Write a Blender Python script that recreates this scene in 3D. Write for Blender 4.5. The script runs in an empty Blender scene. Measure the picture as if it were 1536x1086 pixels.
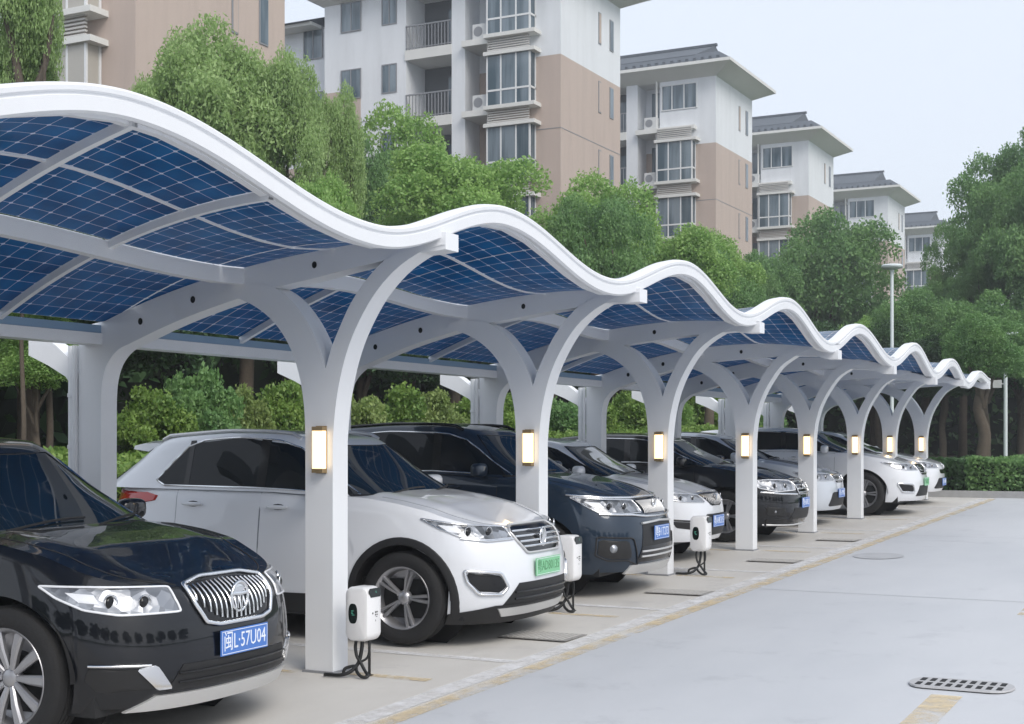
import bpy, bmesh, math, random
import numpy as np
from mathutils import Vector, Matrix
from mathutils.geometry import tessellate_polygon
R=math.radians; PI=math.pi
random.seed(7); np.random.seed(7)
scene=bpy.context.scene
COL=scene.collection
# ------------------------------------------------------------------ helpers
class MB:
    def __init__(s): s.v=[]; s.f=[]; s.m=[]; s.uv=None
    def add(s,vs,fs,mi=0):
        b=len(s.v); s.v.extend([tuple(p) for p in vs])
        s.f.extend([tuple(i+b for i in f) for f in fs]); s.m.extend([mi]*len(fs)); return s
    def box(s,x0,x1,y0,y1,z0,z1,mi=0):
        vs=[(x,y,z) for z in (z0,z1) for y in (y0,y1) for x in (x0,x1)]
        return s.add(vs,[(0,2,3,1),(4,5,7,6),(0,1,5,4),(1,3,7,5),(3,2,6,7),(2,0,4,6)],mi)
    def prism(s,pts,y0,y1,mi=0,axis='y'):
        """polygon pts in (x,z) extruded along y (or other axis)"""
        n=len(pts)
        def P(a,b,c):
            return {'y':(a,c,b),'x':(c,a,b),'z':(a,b,c)}[axis]
        vs=[P(a,b,y0) for a,b in pts]+[P(a,b,y1) for a,b in pts]
        tr=tessellate_polygon([[Vector((a,b,0)) for a,b in pts]])
        fs=[tuple(t) for t in tr]+[tuple(i+n for i in reversed(t)) for t in tr]
        fs+=[(i,(i+1)%n,(i+1)%n+n,i+n) for i in range(n)]
        return s.add(vs,fs,mi)
    def tube(s,path,r,seg=8,mi=0,closed=False,cap=True):
        path=[Vector(p) for p in path]; n=len(path)
        if n<2: return s
        vs=[];fs=[]
        rr=r if hasattr(r,'__len__') else [r]*n
        prev=None
        for i,p in enumerate(path):
            if closed: t=path[(i+1)%n]-path[i-1]
            else: t=path[min(i+1,n-1)]-path[max(i-1,0)]
            if t.length<1e-9: t=Vector((0,0,1))
            t.normalize()
            if prev is None:
                a=Vector((0,0,1)) if abs(t.z)<.9 else Vector((1,0,0))
                u=t.cross(a).normalized()
            else:
                u=(prev-t*prev.dot(t))
                if u.length<1e-6: u=t.cross(Vector((0,0,1)))
                u.normalize()
            prev=u; w=t.cross(u)
            for k in range(seg):
                an=2*PI*k/seg; vs.append(p+(u*math.cos(an)+w*math.sin(an))*rr[i])
        m=n if closed else n-1
        for i in range(m):
            j=(i+1)%n
            for k in range(seg):
                l=(k+1)%seg
                fs.append((i*seg+k,i*seg+l,j*seg+l,j*seg+k))
        if not closed and cap:
            fs.append(tuple(range(seg))[::-1]); fs.append(tuple((n-1)*seg+k for k in range(seg)))
        return s.add(vs,fs,mi)
    def lathe(s,prof,c=(0,0,0),axis='z',seg=24,mi=0,a0=0,a1=2*PI):
        full=abs(a1-a0-2*PI)<1e-6; n=len(prof); vs=[];fs=[]
        K=seg if full else seg+1
        for k in range(K):
            a=a0+(a1-a0)*k/seg; ca,sa=math.cos(a),math.sin(a)
            for r,h in prof:
                if axis=='z': q=(c[0]+r*ca,c[1]+r*sa,c[2]+h)
                elif axis=='y': q=(c[0]+r*ca,c[1]+h,c[2]+r*sa)
                else: q=(c[0]+h,c[1]+r*ca,c[2]+r*sa)
                vs.append(q)
        for k in range(seg):
            l=(k+1)%K
            for i in range(n-1): fs.append((k*n+i,l*n+i,l*n+i+1,k*n+i+1))
        return s.add(vs,fs,mi)
    def grid(s,G,mi=0,closed_u=False,closed_v=False):
        nu=len(G); nv=len(G[0]); vs=[p for row in G for p in row]; fs=[]
        for i in range(nu if closed_u else nu-1):
            for j in range(nv if closed_v else nv-1):
                a,b=(i+1)%nu,(j+1)%nv
                fs.append((i*nv+j,a*nv+j,a*nv+b,i*nv+b))
        return s.add(vs,fs,mi)
    def ell(s,c,r,nu=16,nv=10,mi=0,p=1.0):
        G=[]
        sg=lambda v,e: math.copysign(abs(v)**e,v)
        for i in range(nu):
            a=2*PI*i/nu; row=[]
            for j in range(nv+1):
                b=-PI/2+PI*j/nv
                row.append((c[0]+r[0]*sg(math.cos(a),p)*sg(math.cos(b),p),c[1]+r[1]*sg(math.sin(a),p)*sg(math.cos(b),p),c[2]+r[2]*sg(math.sin(b),p)))
            G.append(row)
        return s.grid(G,mi,closed_u=True)
    def mesh(s,name,mats,smooth=0,merge=False):
        me=bpy.data.meshes.new(name); me.from_pydata(s.v,[],s.f)
        for m in mats: me.materials.append(m)
        if s.m and max(s.m)>0: me.polygons.foreach_set('material_index',s.m)
        bm=bmesh.new(); bm.from_mesh(me)
        if merge: bmesh.ops.remove_doubles(bm,verts=bm.verts,dist=1e-5)
        bmesh.ops.recalc_face_normals(bm,faces=bm.faces)
        bm.to_mesh(me); bm.free()
        if smooth:
            me.polygons.foreach_set('use_smooth',[True]*len(me.polygons))
            me.set_sharp_from_angle(angle=R(smooth))
        me.update()
        return me
    def obj(s,name,mats,parent=None,smooth=0,loc=None,merge=False,**kw):
        if not isinstance(mats,(list,tuple)): mats=[mats]
        o=bpy.data.objects.new(name,s.mesh(name,mats,smooth,merge)); COL.objects.link(o)
        if parent: o.parent=parent
        if loc: o.location=loc
        tag(o,**kw); return o
def tag(o,label=None,cat=None,group=None,kind=None):
    if label: o['label']=label
    if cat: o['category']=cat
    if group: o['group']=group
    if kind: o['kind']=kind
    return o
def empty(name,loc=(0,0,0),rz=0,**kw):
    o=bpy.data.objects.new(name,None); COL.objects.link(o); o.location=loc; o.rotation_euler=(0,0,rz)
    o.empty_display_size=.3
    return tag(o,**kw)
def copy_tree(o,parent=None):
    c=o.copy(); COL.objects.link(c); c.parent=parent
    for ch in o.children: copy_tree(ch,c)
    return c
def link_mesh(name,me,parent,loc=(0,0,0),**kw):
    o=bpy.data.objects.new(name,me); COL.objects.link(o); o.parent=parent; o.location=loc; return tag(o,**kw)
def catmull(P,n=6,closed=False):
    out=[];m=len(P)
    for i in range(m if closed else m-1):
        p0=P[(i-1)%m] if closed or i>0 else P[0]; p1=P[i]; p2=P[(i+1)%m]; p3=P[(i+2)%m] if closed or i+2<m else P[-1]
        for k in range(n):
            t=k/n
            out.append(tuple(.5*((2*b)+(-a+c)*t+(2*a-5*b+4*c-d)*t*t+(-a+3*b-3*c+d)*t**3) for a,b,c,d in zip(p0,p1,p2,p3)))
    if not closed: out.append(tuple(P[-1]))
    return out
# ------------------------------------------------------------------ materials
def newmat(name):
    m=bpy.data.materials.new(name); m.use_nodes=True; nt=m.node_tree; return m,nt,nt.nodes['Principled BSDF']
def mat(name,col,rough=.5,metal=0,coat=0,spec=.5,noise=0,nscale=5,bump=0,bscale=40,emit=0,ior=None,trans=0,coatr=.03):
    m,nt,b=newmat(name)
    b.inputs['Base Color'].default_value=(*col,1); b.inputs['Roughness'].default_value=rough
    b.inputs['Metallic'].default_value=metal; b.inputs['Coat Weight'].default_value=coat; b.inputs['Coat Roughness'].default_value=coatr
    b.inputs['Specular IOR Level'].default_value=spec
    if ior: b.inputs['IOR'].default_value=ior
    if trans: b.inputs['Transmission Weight'].default_value=trans
    if emit: b.inputs['Emission Color'].default_value=(*col,1); b.inputs['Emission Strength'].default_value=emit
    if noise or bump:
        tc=nt.nodes.new('ShaderNodeTexCoord')
    if noise:
        n=nt.nodes.new('ShaderNodeTexNoise'); n.inputs['Scale'].default_value=nscale; n.inputs['Detail'].default_value=6; n.inputs['Roughness'].default_value=.65
        nt.links.new(tc.outputs['Object'],n.inputs['Vector'])
        mx=nt.nodes.new('ShaderNodeMix'); mx.data_type='RGBA'
        mx.inputs[6].default_value=(*[c*(1-noise) for c in col],1); mx.inputs[7].default_value=(*[min(1,c*(1+noise)) for c in col],1)
        nt.links.new(n.outputs['Fac'],mx.inputs[0]); nt.links.new(mx.outputs[2],b.inputs['Base Color'])
    if bump:
        n2=nt.nodes.new('ShaderNodeTexNoise'); n2.inputs['Scale'].default_value=bscale; n2.inputs['Detail'].default_value=4
        nt.links.new(tc.outputs['Object'],n2.inputs['Vector'])
        bp=nt.nodes.new('ShaderNodeBump'); bp.inputs['Strength'].default_value=bump; bp.inputs['Distance'].default_value=.01
        nt.links.new(n2.outputs['Fac'],bp.inputs['Height']); nt.links.new(bp.outputs['Normal'],b.inputs['Normal'])
    return m
def N(nt,t,**kw):
    n=nt.nodes.new(t)
    for k,v in kw.items(): setattr(n,k,v)
    return n
def mth(nt,op,a,b=None):
    n=nt.nodes.new('ShaderNodeMath'); n.operation=op
    for i,x in enumerate((a,b)):
        if x is None: continue
        if isinstance(x,(int,float)): n.inputs[i].default_value=x
        else: nt.links.new(x,n.inputs[i])
    return n.outputs[0]
M={}
def facet(name,c0,c1):
    m,nt,b=newmat(name); L=nt.links.new; tc=N(nt,'ShaderNodeTexCoord'); v=N(nt,'ShaderNodeTexVoronoi'); v.inputs['Scale'].default_value=16; L(tc.outputs['Object'],v.inputs['Vector'])
    mx=N(nt,'ShaderNodeMix',data_type='RGBA'); mx.inputs[6].default_value=(*c1,1); mx.inputs[7].default_value=(*c0,1)
    sp=N(nt,'ShaderNodeSeparateXYZ'); L(v.outputs['Color'],sp.inputs[0]); L(sp.outputs[0],mx.inputs[0]); L(mx.outputs[2],b.inputs['Base Color'])
    b.inputs['Metallic'].default_value=.6; b.inputs['Roughness'].default_value=.34; b.inputs['Coat Weight'].default_value=1
    bp=N(nt,'ShaderNodeBump'); bp.inputs['Strength'].default_value=.6; bp.inputs['Distance'].default_value=.02; L(v.outputs['Distance'],bp.inputs['Height']); L(bp.outputs[0],b.inputs['Normal']); return m
M['steel']=mat('white_steel',(.77,.785,.81),.42,noise=.05,nscale=2.2)
M['steel_seam']=mat('grey_joint',(.25,.26,.28),.6)
M['hole']=mat('dark_hole',(.01,.01,.012),.8)
M['gutter']=mat('gutter_reflection_tint',(.22,.34,.48),.35)  # base colour carries the blue-grey reflection of the gutter's inner face
M['frame_alu']=mat('panel_frame',(.62,.64,.68),.4,metal=.2)
def panel_mat(name='solar_cells',coat=.32):
    m,nt,b=newmat(name); L=nt.links.new
    uv=N(nt,'ShaderNodeUVMap'); sp=N(nt,'ShaderNodeSeparateXYZ'); L(uv.outputs[0],sp.inputs[0])
    fx=mth(nt,'ABSOLUTE',mth(nt,'SUBTRACT',mth(nt,'FRACT',sp.outputs[0]),.5)); fy=mth(nt,'ABSOLUTE',mth(nt,'SUBTRACT',mth(nt,'FRACT',sp.outputs[1]),.5))
    line=mth(nt,'GREATER_THAN',mth(nt,'MAXIMUM',fx,fy),.485)
    dia=mth(nt,'GREATER_THAN',mth(nt,'ADD',fx,fy),.885)
    mask=mth(nt,'MAXIMUM',line,dia)
    # fine busbars
    bb=mth(nt,'GREATER_THAN',mth(nt,'ABSOLUTE',mth(nt,'SUBTRACT',mth(nt,'FRACT',mth(nt,'MULTIPLY',sp.outputs[1],5)),.5)),.465)
    nz=N(nt,'ShaderNodeTexWhiteNoise'); nz.noise_dimensions='2D'
    fl=N(nt,'ShaderNodeVectorMath',operation='FLOOR'); L(uv.outputs[0],fl.inputs[0]); L(fl.outputs[0],nz.inputs['Vector'])
    ns=N(nt,'ShaderNodeTexNoise'); ns.inputs['Scale'].default_value=.55; L(uv.outputs[0],ns.inputs['Vector']); ns.inputs['Detail'].default_value=5
    cr=N(nt,'ShaderNodeMix',data_type='RGBA'); cr.inputs[6].default_value=(.001,.035,.085,1); cr.inputs[7].default_value=(.003,.15,.34,1)
    L(mth(nt,'ADD',mth(nt,'MULTIPLY',nz.outputs[0],.30),mth(nt,'SUBTRACT',mth(nt,'MULTIPLY',ns.outputs['Fac'],2.2),.75)),cr.inputs[0])
    c2=N(nt,'ShaderNodeMix',data_type='RGBA'); L(mth(nt,'MULTIPLY',bb,.10),c2.inputs[0]); L(cr.outputs[2],c2.inputs[6]); c2.inputs[7].default_value=(.16,.28,.5,1)
    c3=N(nt,'ShaderNodeMix',data_type='RGBA'); L(mask,c3.inputs[0]); L(c2.outputs[2],c3.inputs[6]); c3.inputs[7].default_value=(.80,.87,.95,1)
    L(c3.outputs[2],b.inputs['Base Color']); b.inputs['Roughness'].default_value=.4; b.inputs['Specular IOR Level'].default_value=.1
    b.inputs['Coat Weight'].default_value=coat; b.inputs['Coat IOR'].default_value=1.5 if coat<.5 else 1.9; b.inputs['Coat Roughness'].default_value=.10
    # glass-glass modules let some daylight through the cell gaps and cells
    tr=N(nt,'ShaderNodeBsdfTranslucent'); 
    c4=N(nt,'ShaderNodeMix',data_type='RGBA'); L(mask,c4.inputs[0]); c4.inputs[6].default_value=(.001,.25,.52,1); c4.inputs[7].default_value=(.45,.55,.7,1); L(c4.outputs[2],tr.inputs[0])
    ms=N(nt,'ShaderNodeMixShader'); ms.inputs[0].default_value=.36
    out=nt.nodes['Material Output']; L(b.outputs[0],ms.inputs[1]); L(tr.outputs[0],ms.inputs[2]); L(ms.outputs[0],out.inputs[0])
    return m
M['cells']=panel_mat()
M['cells_top']=panel_mat('front_glass_cells',1.0)
def concrete(name,c0,c1,scale,rough=.75,stain=.5,bands=False):
    m,nt,b=newmat(name); L=nt.links.new
    tc=N(nt,'ShaderNodeTexCoord')
    n1=N(nt,'ShaderNodeTexNoise'); n1.inputs['Scale'].default_value=scale; n1.inputs['Detail'].default_value=8; n1.inputs['Roughness'].default_value=.6
    mp=N(nt,'ShaderNodeMapping'); mp.inputs['Scale'].default_value=(1,.35,1); L(tc.outputs['Object'],mp.inputs[0]); L(mp.outputs[0],n1.inputs['Vector'])
    n2=N(nt,'ShaderNodeTexNoise'); n2.inputs['Scale'].default_value=60; n2.inputs['Detail'].default_value=5; L(tc.outputs['Object'],n2.inputs['Vector'])
    n3=N(nt,'ShaderNodeTexNoise'); n3.inputs['Scale'].default_value=scale*.22; n3.inputs['Detail'].default_value=3; L(tc.outputs['Object'],n3.inputs['Vector'])
    mx=N(nt,'ShaderNodeMix',data_type='RGBA'); mx.inputs[6].default_value=(*c0,1); mx.inputs[7].default_value=(*c1,1)
    s=mth(nt,'ADD',mth(nt,'MULTIPLY',n1.outputs['Fac'],.55),mth(nt,'ADD',mth(nt,'MULTIPLY',n2.outputs['Fac'],.15),mth(nt,'MULTIPLY',n3.outputs['Fac'],.5)))
    mr=N(nt,'ShaderNodeMapRange'); mr.inputs[1].default_value=.4; mr.inputs[2].default_value=.8; L(s,mr.inputs[0])
    L(mr.outputs[0],mx.inputs[0])
    v=N(nt,'ShaderNodeTexNoise'); v.inputs['Scale'].default_value=1.7; v.inputs['Detail'].default_value=9; v.inputs['Roughness'].default_value=.75; L(tc.outputs['Object'],v.inputs['Vector'])
    r2=N(nt,'ShaderNodeMapRange'); r2.inputs[1].default_value=.56; r2.inputs[2].default_value=.75; L(v.outputs['Fac'],r2.inputs[0])
    m2=N(nt,'ShaderNodeMix',data_type='RGBA',blend_type='MULTIPLY'); L(mth(nt,'MULTIPLY',r2.outputs[0],stain),m2.inputs[0]); L(mx.outputs[2],m2.inputs[6]); m2.inputs[7].default_value=(.72,.72,.74,1)
    L(m2.outputs[2],b.inputs['Base Color']); b.inputs['Roughness'].default_value=rough
    bp=N(nt,'ShaderNodeBump'); bp.inputs['Strength'].default_value=.25; bp.inputs['Distance'].default_value=.004; L(n2.outputs['Fac'],bp.inputs['Height']); L(bp.outputs[0],b.inputs['Normal'])
    return m
M['road']=concrete('road_concrete',(.45,.468,.497),(.585,.595,.618),.8,.6,.75)
M['bay']=concrete('bay_concrete',(.51,.49,.46),(.64,.62,.585),1.6,.7,.85)
M['joint']=mat('slab_joint',(.25,.25,.27),.9)
def worn(name,c,under,lo=.42,hi=.6,base=.15):
    m,nt,b=newmat(name); L=nt.links.new; tc=N(nt,'ShaderNodeTexCoord')
    n=N(nt,'ShaderNodeTexNoise'); n.inputs['Scale'].default_value=4; n.inputs['Detail'].default_value=10; n.inputs['Roughness'].default_value=.75; L(tc.outputs['Object'],n.inputs['Vector'])
    r=N(nt,'ShaderNodeMapRange'); r.inputs[1].default_value=lo; r.inputs[2].default_value=hi; L(n.outputs['Fac'],r.inputs[0])
    b.inputs['Base Color'].default_value=(*c,1); b.inputs['Roughness'].default_value=.7
    tr=N(nt,'ShaderNodeBsdfTransparent'); ms=N(nt,'ShaderNodeMixShader'); L(mth(nt,'ADD',mth(nt,'MULTIPLY',r.outputs[0],.75),base),ms.inputs[0]); L(b.outputs[0],ms.inputs[1]); L(tr.outputs[0],ms.inputs[2]); L(ms.outputs[0],nt.nodes['Material Output'].inputs[0]); return m
M['white_line']=worn('worn_white_paint',(.80,.80,.81),(.61,.60,.60),.38,.66,.10)
M['yellow_line']=worn('worn_yellow_paint',(.72,.58,.36),(.57,.57,.58),.36,.62,.24)
M['faint_yellow']=worn('faded_yellow_paint',(.70,.56,.34),(.60,.585,.57),.36,.58)
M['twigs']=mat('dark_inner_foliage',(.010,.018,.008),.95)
M['soil']=mat('soil',(.06,.05,.035),.95,noise=.4,nscale=3,bump=.6,bscale=20)
M['grass_g']=mat('verge_green',(.04,.075,.02),.95,noise=.5,nscale=2.5,bump=.6,bscale=20)
M['kerb']=mat('kerb_stone',(.36,.36,.36),.85,noise=.25,nscale=6)
M['grate']=mat('grate_iron',(.42,.42,.43),.6,noise=.2,nscale=12)
M['slot']=mat('grate_slot',(.28,.27,.26),.8)
M['grate_light']=mat('grate_cover',(.50,.485,.46),.7,noise=.2,nscale=12)
M['patch']=mat('dark_repair',(.42,.43,.45),.85,noise=.25,nscale=5)
def paint(name,c,metal=0,rough=.35,flake=False):
    m=mat(name,c,rough,metal,coat=1.0,coatr=.02,spec=.15 if max(c)<.1 else .5); return m
M['p_black']=paint('black_paint',(.002,.003,.006),0,.4)
M['p_white']=paint('white_paint',(.74,.76,.80),0,.35)
M['p_blue']=paint('dark_blue_paint',(.016,.030,.052),.3,.35)
M['p_silver']=paint('silver_white_paint',(.60,.64,.70),.15,.35)
M['glass']=mat('tinted_glass',(.006,.009,.012),.02,spec=.4,ior=1.42)
M['glass_ws']=mat('windscreen_glass',(.008,.014,.020),.03,spec=.5,ior=1.9)
M['chrome']=mat('chrome',(.82,.83,.85),.15,metal=1)
M['satin']=mat('satin_silver',(.66,.66,.66),.4,metal=.55)
M['blackp']=mat('black_plastic',(.012,.012,.013),.55,noise=.2,nscale=20)
M['gloss_black']=mat('gloss_black',(.006,.006,.007),.12)
M['rubber']=mat('tyre_rubber',(.012,.012,.013),.75,bump=.3,bscale=60)
M['alloy']=mat('alloy_rim',(.42,.42,.44),.35,metal=.75)
M['disc']=mat('brake_disc',(.06,.06,.065),.5,metal=.5)
M['lens']=facet('headlamp_lens',(.46,.48,.52),(.16,.17,.19))
M['lens_dark']=facet('headlamp_housing',(.40,.42,.46),(.06,.065,.07))
M['lens_bright']=mat('headlamp_strip',(.82,.84,.88),.2,coat=1)
M['red']=mat('tail_lamp_red',(.45,.012,.01),.15,coat=1)
M['plate_blue']=mat('plate_blue',(.07,.19,.55),.4)
M['plate_green']=mat('plate_green',(.22,.55,.30),.4)
M['plate_text']=mat('plate_text',(.80,.84,.9),.4)
M['plate_textg']=mat('plate_text_dark',(.10,.28,.14),.5)
M['seam']=mat('panel_gap',(.02,.02,.022),.8)
M['seam_l']=mat('panel_gap_light',(.25,.27,.30),.8)
M['shell']=mat('charger_white',(.80,.80,.81),.35,coat=.3)
M['screen']=mat('charger_screen',(.008,.014,.013),.1)
M['led']=mat('screen_green',(.05,.22,.16),.5,emit=.6)
M['mark']=mat('printed_mark',(.05,.05,.05),.6)
M['cable']=mat('black_cable',(.01,.011,.012),.5)
M['bronze']=mat('bronze_cap',(.35,.25,.13),.4,metal=.6)
M['lampglow']=mat('lamp_glow',(1.0,.72,.38),.4,emit=1.5)
M['lampcore']=mat('lamp_core',(1.0,.88,.66),.4,emit=4)
M['polew']=mat('pole_paint',(.68,.74,.76),.45)
# foliage
def leafmat(name,c0,c1,c2,trans=.35):
    m,nt,b=newmat(name); L=nt.links.new
    at=N(nt,'ShaderNodeAttribute'); at.attribute_name='leafvar'
    tc=N(nt,'ShaderNodeTexCoord'); n=N(nt,'ShaderNodeTexNoise'); n.inputs['Scale'].default_value=2.2; n.inputs['Detail'].default_value=3; L(tc.outputs['Object'],n.inputs['Vector'])
    a=N(nt,'ShaderNodeMix',data_type='RGBA'); a.inputs[6].default_value=(*c0,1); a.inputs[7].default_value=(*c1,1)
    mr=N(nt,'ShaderNodeMapRange'); mr.inputs[1].default_value=.35; mr.inputs[2].default_value=.65; L(n.outputs['Fac'],mr.inputs[0]); L(mr.outputs[0],a.inputs[0])
    c=N(nt,'ShaderNodeMix',data_type='RGBA'); L(at.outputs['Fac'],c.inputs[0]); L(a.outputs[2],c.inputs[6]); c.inputs[7].default_value=(*c2,1)
    d=N(nt,'ShaderNodeBsdfDiffuse'); t=N(nt,'ShaderNodeBsdfTranslucent'); L(c.outputs[2],d.inputs[0]); L(c.outputs[2],t.inputs[0])
    g=N(nt,'ShaderNodeBsdfGlossy'); g.inputs['Roughness'].default_value=.5; g.inputs[0].default_value=(.6,.7,.6,1)
    ms=N(nt,'ShaderNodeMixShader'); ms.inputs[0].default_value=trans; L(d.outputs[0],ms.inputs[1]); L(t.outputs[0],ms.inputs[2])
    m2=N(nt,'ShaderNodeMixShader'); m2.inputs[0].default_value=.04; L(ms.outputs[0],m2.inputs[1]); L(g.outputs[0],m2.inputs[2])
    nt.nodes.remove(b); L(m2.outputs[0],nt.nodes['Material Output'].inputs[0]); return m
M['leaf_soft']=leafmat('leaf_soft',(0.244,0.378,0.122),(0.342,0.488,0.183),(0.464,0.586,0.268),.4)
M['leaf_bright']=leafmat('leaf_bright',(0.207,0.378,0.098),(0.305,0.488,0.134),(0.427,0.573,0.207),.4)
M['leaf_mid']=leafmat('leaf_mid',(0.116,0.244,0.085),(0.183,0.329,0.110),(0.268,0.415,0.159),.35)
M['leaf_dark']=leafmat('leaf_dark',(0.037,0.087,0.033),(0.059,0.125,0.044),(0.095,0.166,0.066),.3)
M['leaf_shrub']=leafmat('leaf_shrub',(0.104,0.207,0.043),(0.207,0.329,0.067),(0.329,0.439,0.122),.35)
M['leaf_ochre']=leafmat('leaf_ochre',(0.170,0.251,0.068),(0.260,0.347,0.107),(0.370,0.430,0.166),.35)
M['bark']=mat('bark',(.10,.08,.06),.9,noise=.4,nscale=9,bump=.8,bscale=25)
M['limewash']=mat('limewash',(.55,.53,.48),.9,noise=.2,nscale=10)
# buildings
def render_mat(name,c):
    m,nt,b=newmat(name); L=nt.links.new; tc=N(nt,'ShaderNodeTexCoord'); mp=N(nt,'ShaderNodeMapping'); mp.inputs['Scale'].default_value=(1.6,1.6,.16); L(tc.outputs['Object'],mp.inputs[0])
    n=N(nt,'ShaderNodeTexNoise'); n.inputs['Scale'].default_value=1.2; n.inputs['Detail'].default_value=8; n.inputs['Roughness'].default_value=.7; L(mp.outputs[0],n.inputs['Vector'])
    r=N(nt,'ShaderNodeMapRange'); r.inputs[1].default_value=.45; r.inputs[2].default_value=.75; L(n.outputs['Fac'],r.inputs[0])
    mx=N(nt,'ShaderNodeMix',data_type='RGBA'); L(r.outputs[0],mx.inputs[0]); mx.inputs[6].default_value=(*c,1); mx.inputs[7].default_value=(*[k*.88 for k in c],1); L(mx.outputs[2],b.inputs['Base Color']); b.inputs['Roughness'].default_value=.85; return m
M['bw']=render_mat('white_render',(.74,.765,.80))
M['bb']=render_mat('brown_render',(.50,.41,.36))
M['trim']=mat('trim_white',(.68,.68,.66),.7,noise=.1,nscale=2)
M['bframe']=mat('window_frame',(.72,.73,.74),.5)
def bglass():
    m,nt,b=newmat('window_glass'); L=nt.links.new; tc=N(nt,'ShaderNodeTexCoord')
    mp=N(nt,'ShaderNodeMapping'); mp.inputs['Scale'].default_value=(2.2,2.2,.25); L(tc.outputs['Object'],mp.inputs[0])
    n=N(nt,'ShaderNodeTexNoise'); n.inputs['Scale'].default_value=1.0; n.inputs['Detail'].default_value=3; L(mp.outputs[0],n.inputs['Vector'])
    mx=N(nt,'ShaderNodeMix',data_type='RGBA'); mr=N(nt,'ShaderNodeMapRange'); mr.inputs[1].default_value=.42; mr.inputs[2].default_value=.62; L(n.outputs['Fac'],mr.inputs[0]); L(mr.outputs[0],mx.inputs[0])
    mx.inputs[6].default_value=(.05,.085,.11,1); mx.inputs[7].default_value=(.19,.24,.28,1); L(mx.outputs[2],b.inputs['Base Color']); b.inputs['Roughness'].default_value=.08; b.inputs['IOR'].default_value=1.7
    return m
M['bglass']=bglass()
M['curtain']=mat('pale_curtain',(.42,.40,.36),.35,noise=.1,nscale=3,coat=.3)
M['recess_shade']=mat('painted_recess_shade',(.10,.11,.12),.8)  # dark grey that paints the shade inside the balconies
M['rail']=mat('grey_railing',(.24,.25,.27),.5)
M['roof']=mat('grey_tiles',(.09,.105,.125),.7,noise=.2,nscale=2)
M['ac']=mat('ac_unit',(.62,.63,.63),.5)
M['louver']=mat('louver',(.52,.51,.49),.6)
# ------------------------------------------------------------------ ground
def gz(Y): return .021*(min(max(Y,-40),60)-8.13)
def sheet(name,x0,x1,y0,y1,dz,m,kind='structure',n=1,**kw):
    mb=MB(); ys=sorted(set([y0,y1]+[y for y in (-40,60) if y0<y<y1]))
    for a,b in zip(ys,ys[1:]): mb.add([(x0,a,gz(a)+dz),(x1,a,gz(a)+dz),(x1,b,gz(b)+dz),(x0,b,gz(b)+dz)],[(0,1,2,3)])
    return mb.obj(name,m,kind=kind,**kw)
sheet('ground',-400,400,-60,600,-.03,M['grass_g'])
sheet('road',-4.40,40,-30,30.0,0,M['road'])
sheet('parking_bays',-9.3,-4.30,-30,30.0,-.004,M['bay'])
# slab joints
mb=MB()
for Y in (0.2,6.9,13.8,20.6):
    mb.add([(-4.3,Y,gz(Y)+.004),(30,Y-.3,gz(Y)+.004),(30,Y-.288,gz(Y)+.004),(-4.3,Y+.012,gz(Y)+.004)],[(0,1,2,3)])
mb.obj('road_joint',M['joint'],kind='structure')
def strip(name,x0,x1,y0,y1,m,dz=.0045): return sheet(name,x0,x1,y0,y1,dz,m)
strip('edge_line_white',-4.66,-4.50,-10,29.5,M['white_line'],.001)
strip('edge_line_yellow',-4.47,-4.33,-10,29.5,M['yellow_line'])
strip('lane_dash_yellow',-1.72,-1.53,3.5,9.08,M['yellow_line'])
strip('lane_dash_yellow',-1.72,-1.53,12.9,17,M['yellow_line'])
PL=[8.13,11.365,14.57,17.62,20.54,23.47,26.09,28.95]
for i,Y in enumerate([5.8,9.06,12.02,15.3,18.3,21.2,24.0,26.7]):
    strip('bay_line_white',-9.0 if i else -9.0,-4.664,Y-.055,Y+.055,M['white_line'],.001)
for i,Y in enumerate(PL[:6]):
    strip('bay_line_yellow',-5.50,-4.85,Y+.02,Y+.12,M['faint_yellow'],.001)
    strip('bay_line_yellow',-6.6,-5.86,Y-.10,Y-.01,M['faint_yellow'],.001)
# ------------------------------------------------------------------ canopy
WK=[(-6.5,3.30),(-4.8,2.97),(-3.1,3.30),(-1.4,2.97),(.3,3.30),(1.95,2.97),(3.45,2.96),(5.28,3.31),(7.38,2.95),(9.05,3.30),(10.85,2.97),(12.60,3.305),(14.2,2.95),(15.75,3.24),(17.4,2.85),(18.88,3.17),(20.65,2.82),(22.15,3.12),(23.75,2.76),(25.3,3.04),(26.85,2.71),(28.25,2.96),(29.4,2.86)]
WK[5]=(1.7,3.30); WK[4]=(.0,2.97); WK[3]=(-1.6,3.3); WK[2]=(-3.2,2.97)
def F(Y):
    if Y<=WK[0][0]: return WK[0][1]
    for (a,za),(b,zb) in zip(WK,WK[1:]):
        if Y<=b:
            t=(Y-a)/(b-a); return za+(zb-za)*(.5-.5*math.cos(PI*t))
    return WK[-1][1]
def XF(Y): return -4.9+.022*min(max(Y,0),22)
XB=-7.72
PN=[-1.56,1.68,4.92]+PL            # beam planes (front faces) including those left of the frame
SK=[.75,.75,.75,.75,.58,.38,.2,.05,0,0,0]
def YBs(s): return float(np.interp(s,range(-3,8),[p+.09 for p in PN]))
def YFs(s): return float(np.interp(s,range(-3,8),[p+.09-k for p,k in zip(PN,SK)]))+ (max(0,s-7)*.3)
def arc(X): return 3.03-.065*(X+4.9)**2
DZ=[0,0,0,0,-.01,-.03,-.10,-.13,-.17,-.22,-.24]
def surf(s,t):
    yb,yf=YBs(s),YFs(s); Y=yb+(yf-yb)*t; xf=XF(Y)-.05; X=XB+(xf-XB)*t
    z=arc(X)+(F(yf)-.10-arc(xf))*t**1.75
    return Vector((X,Y,z))
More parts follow.
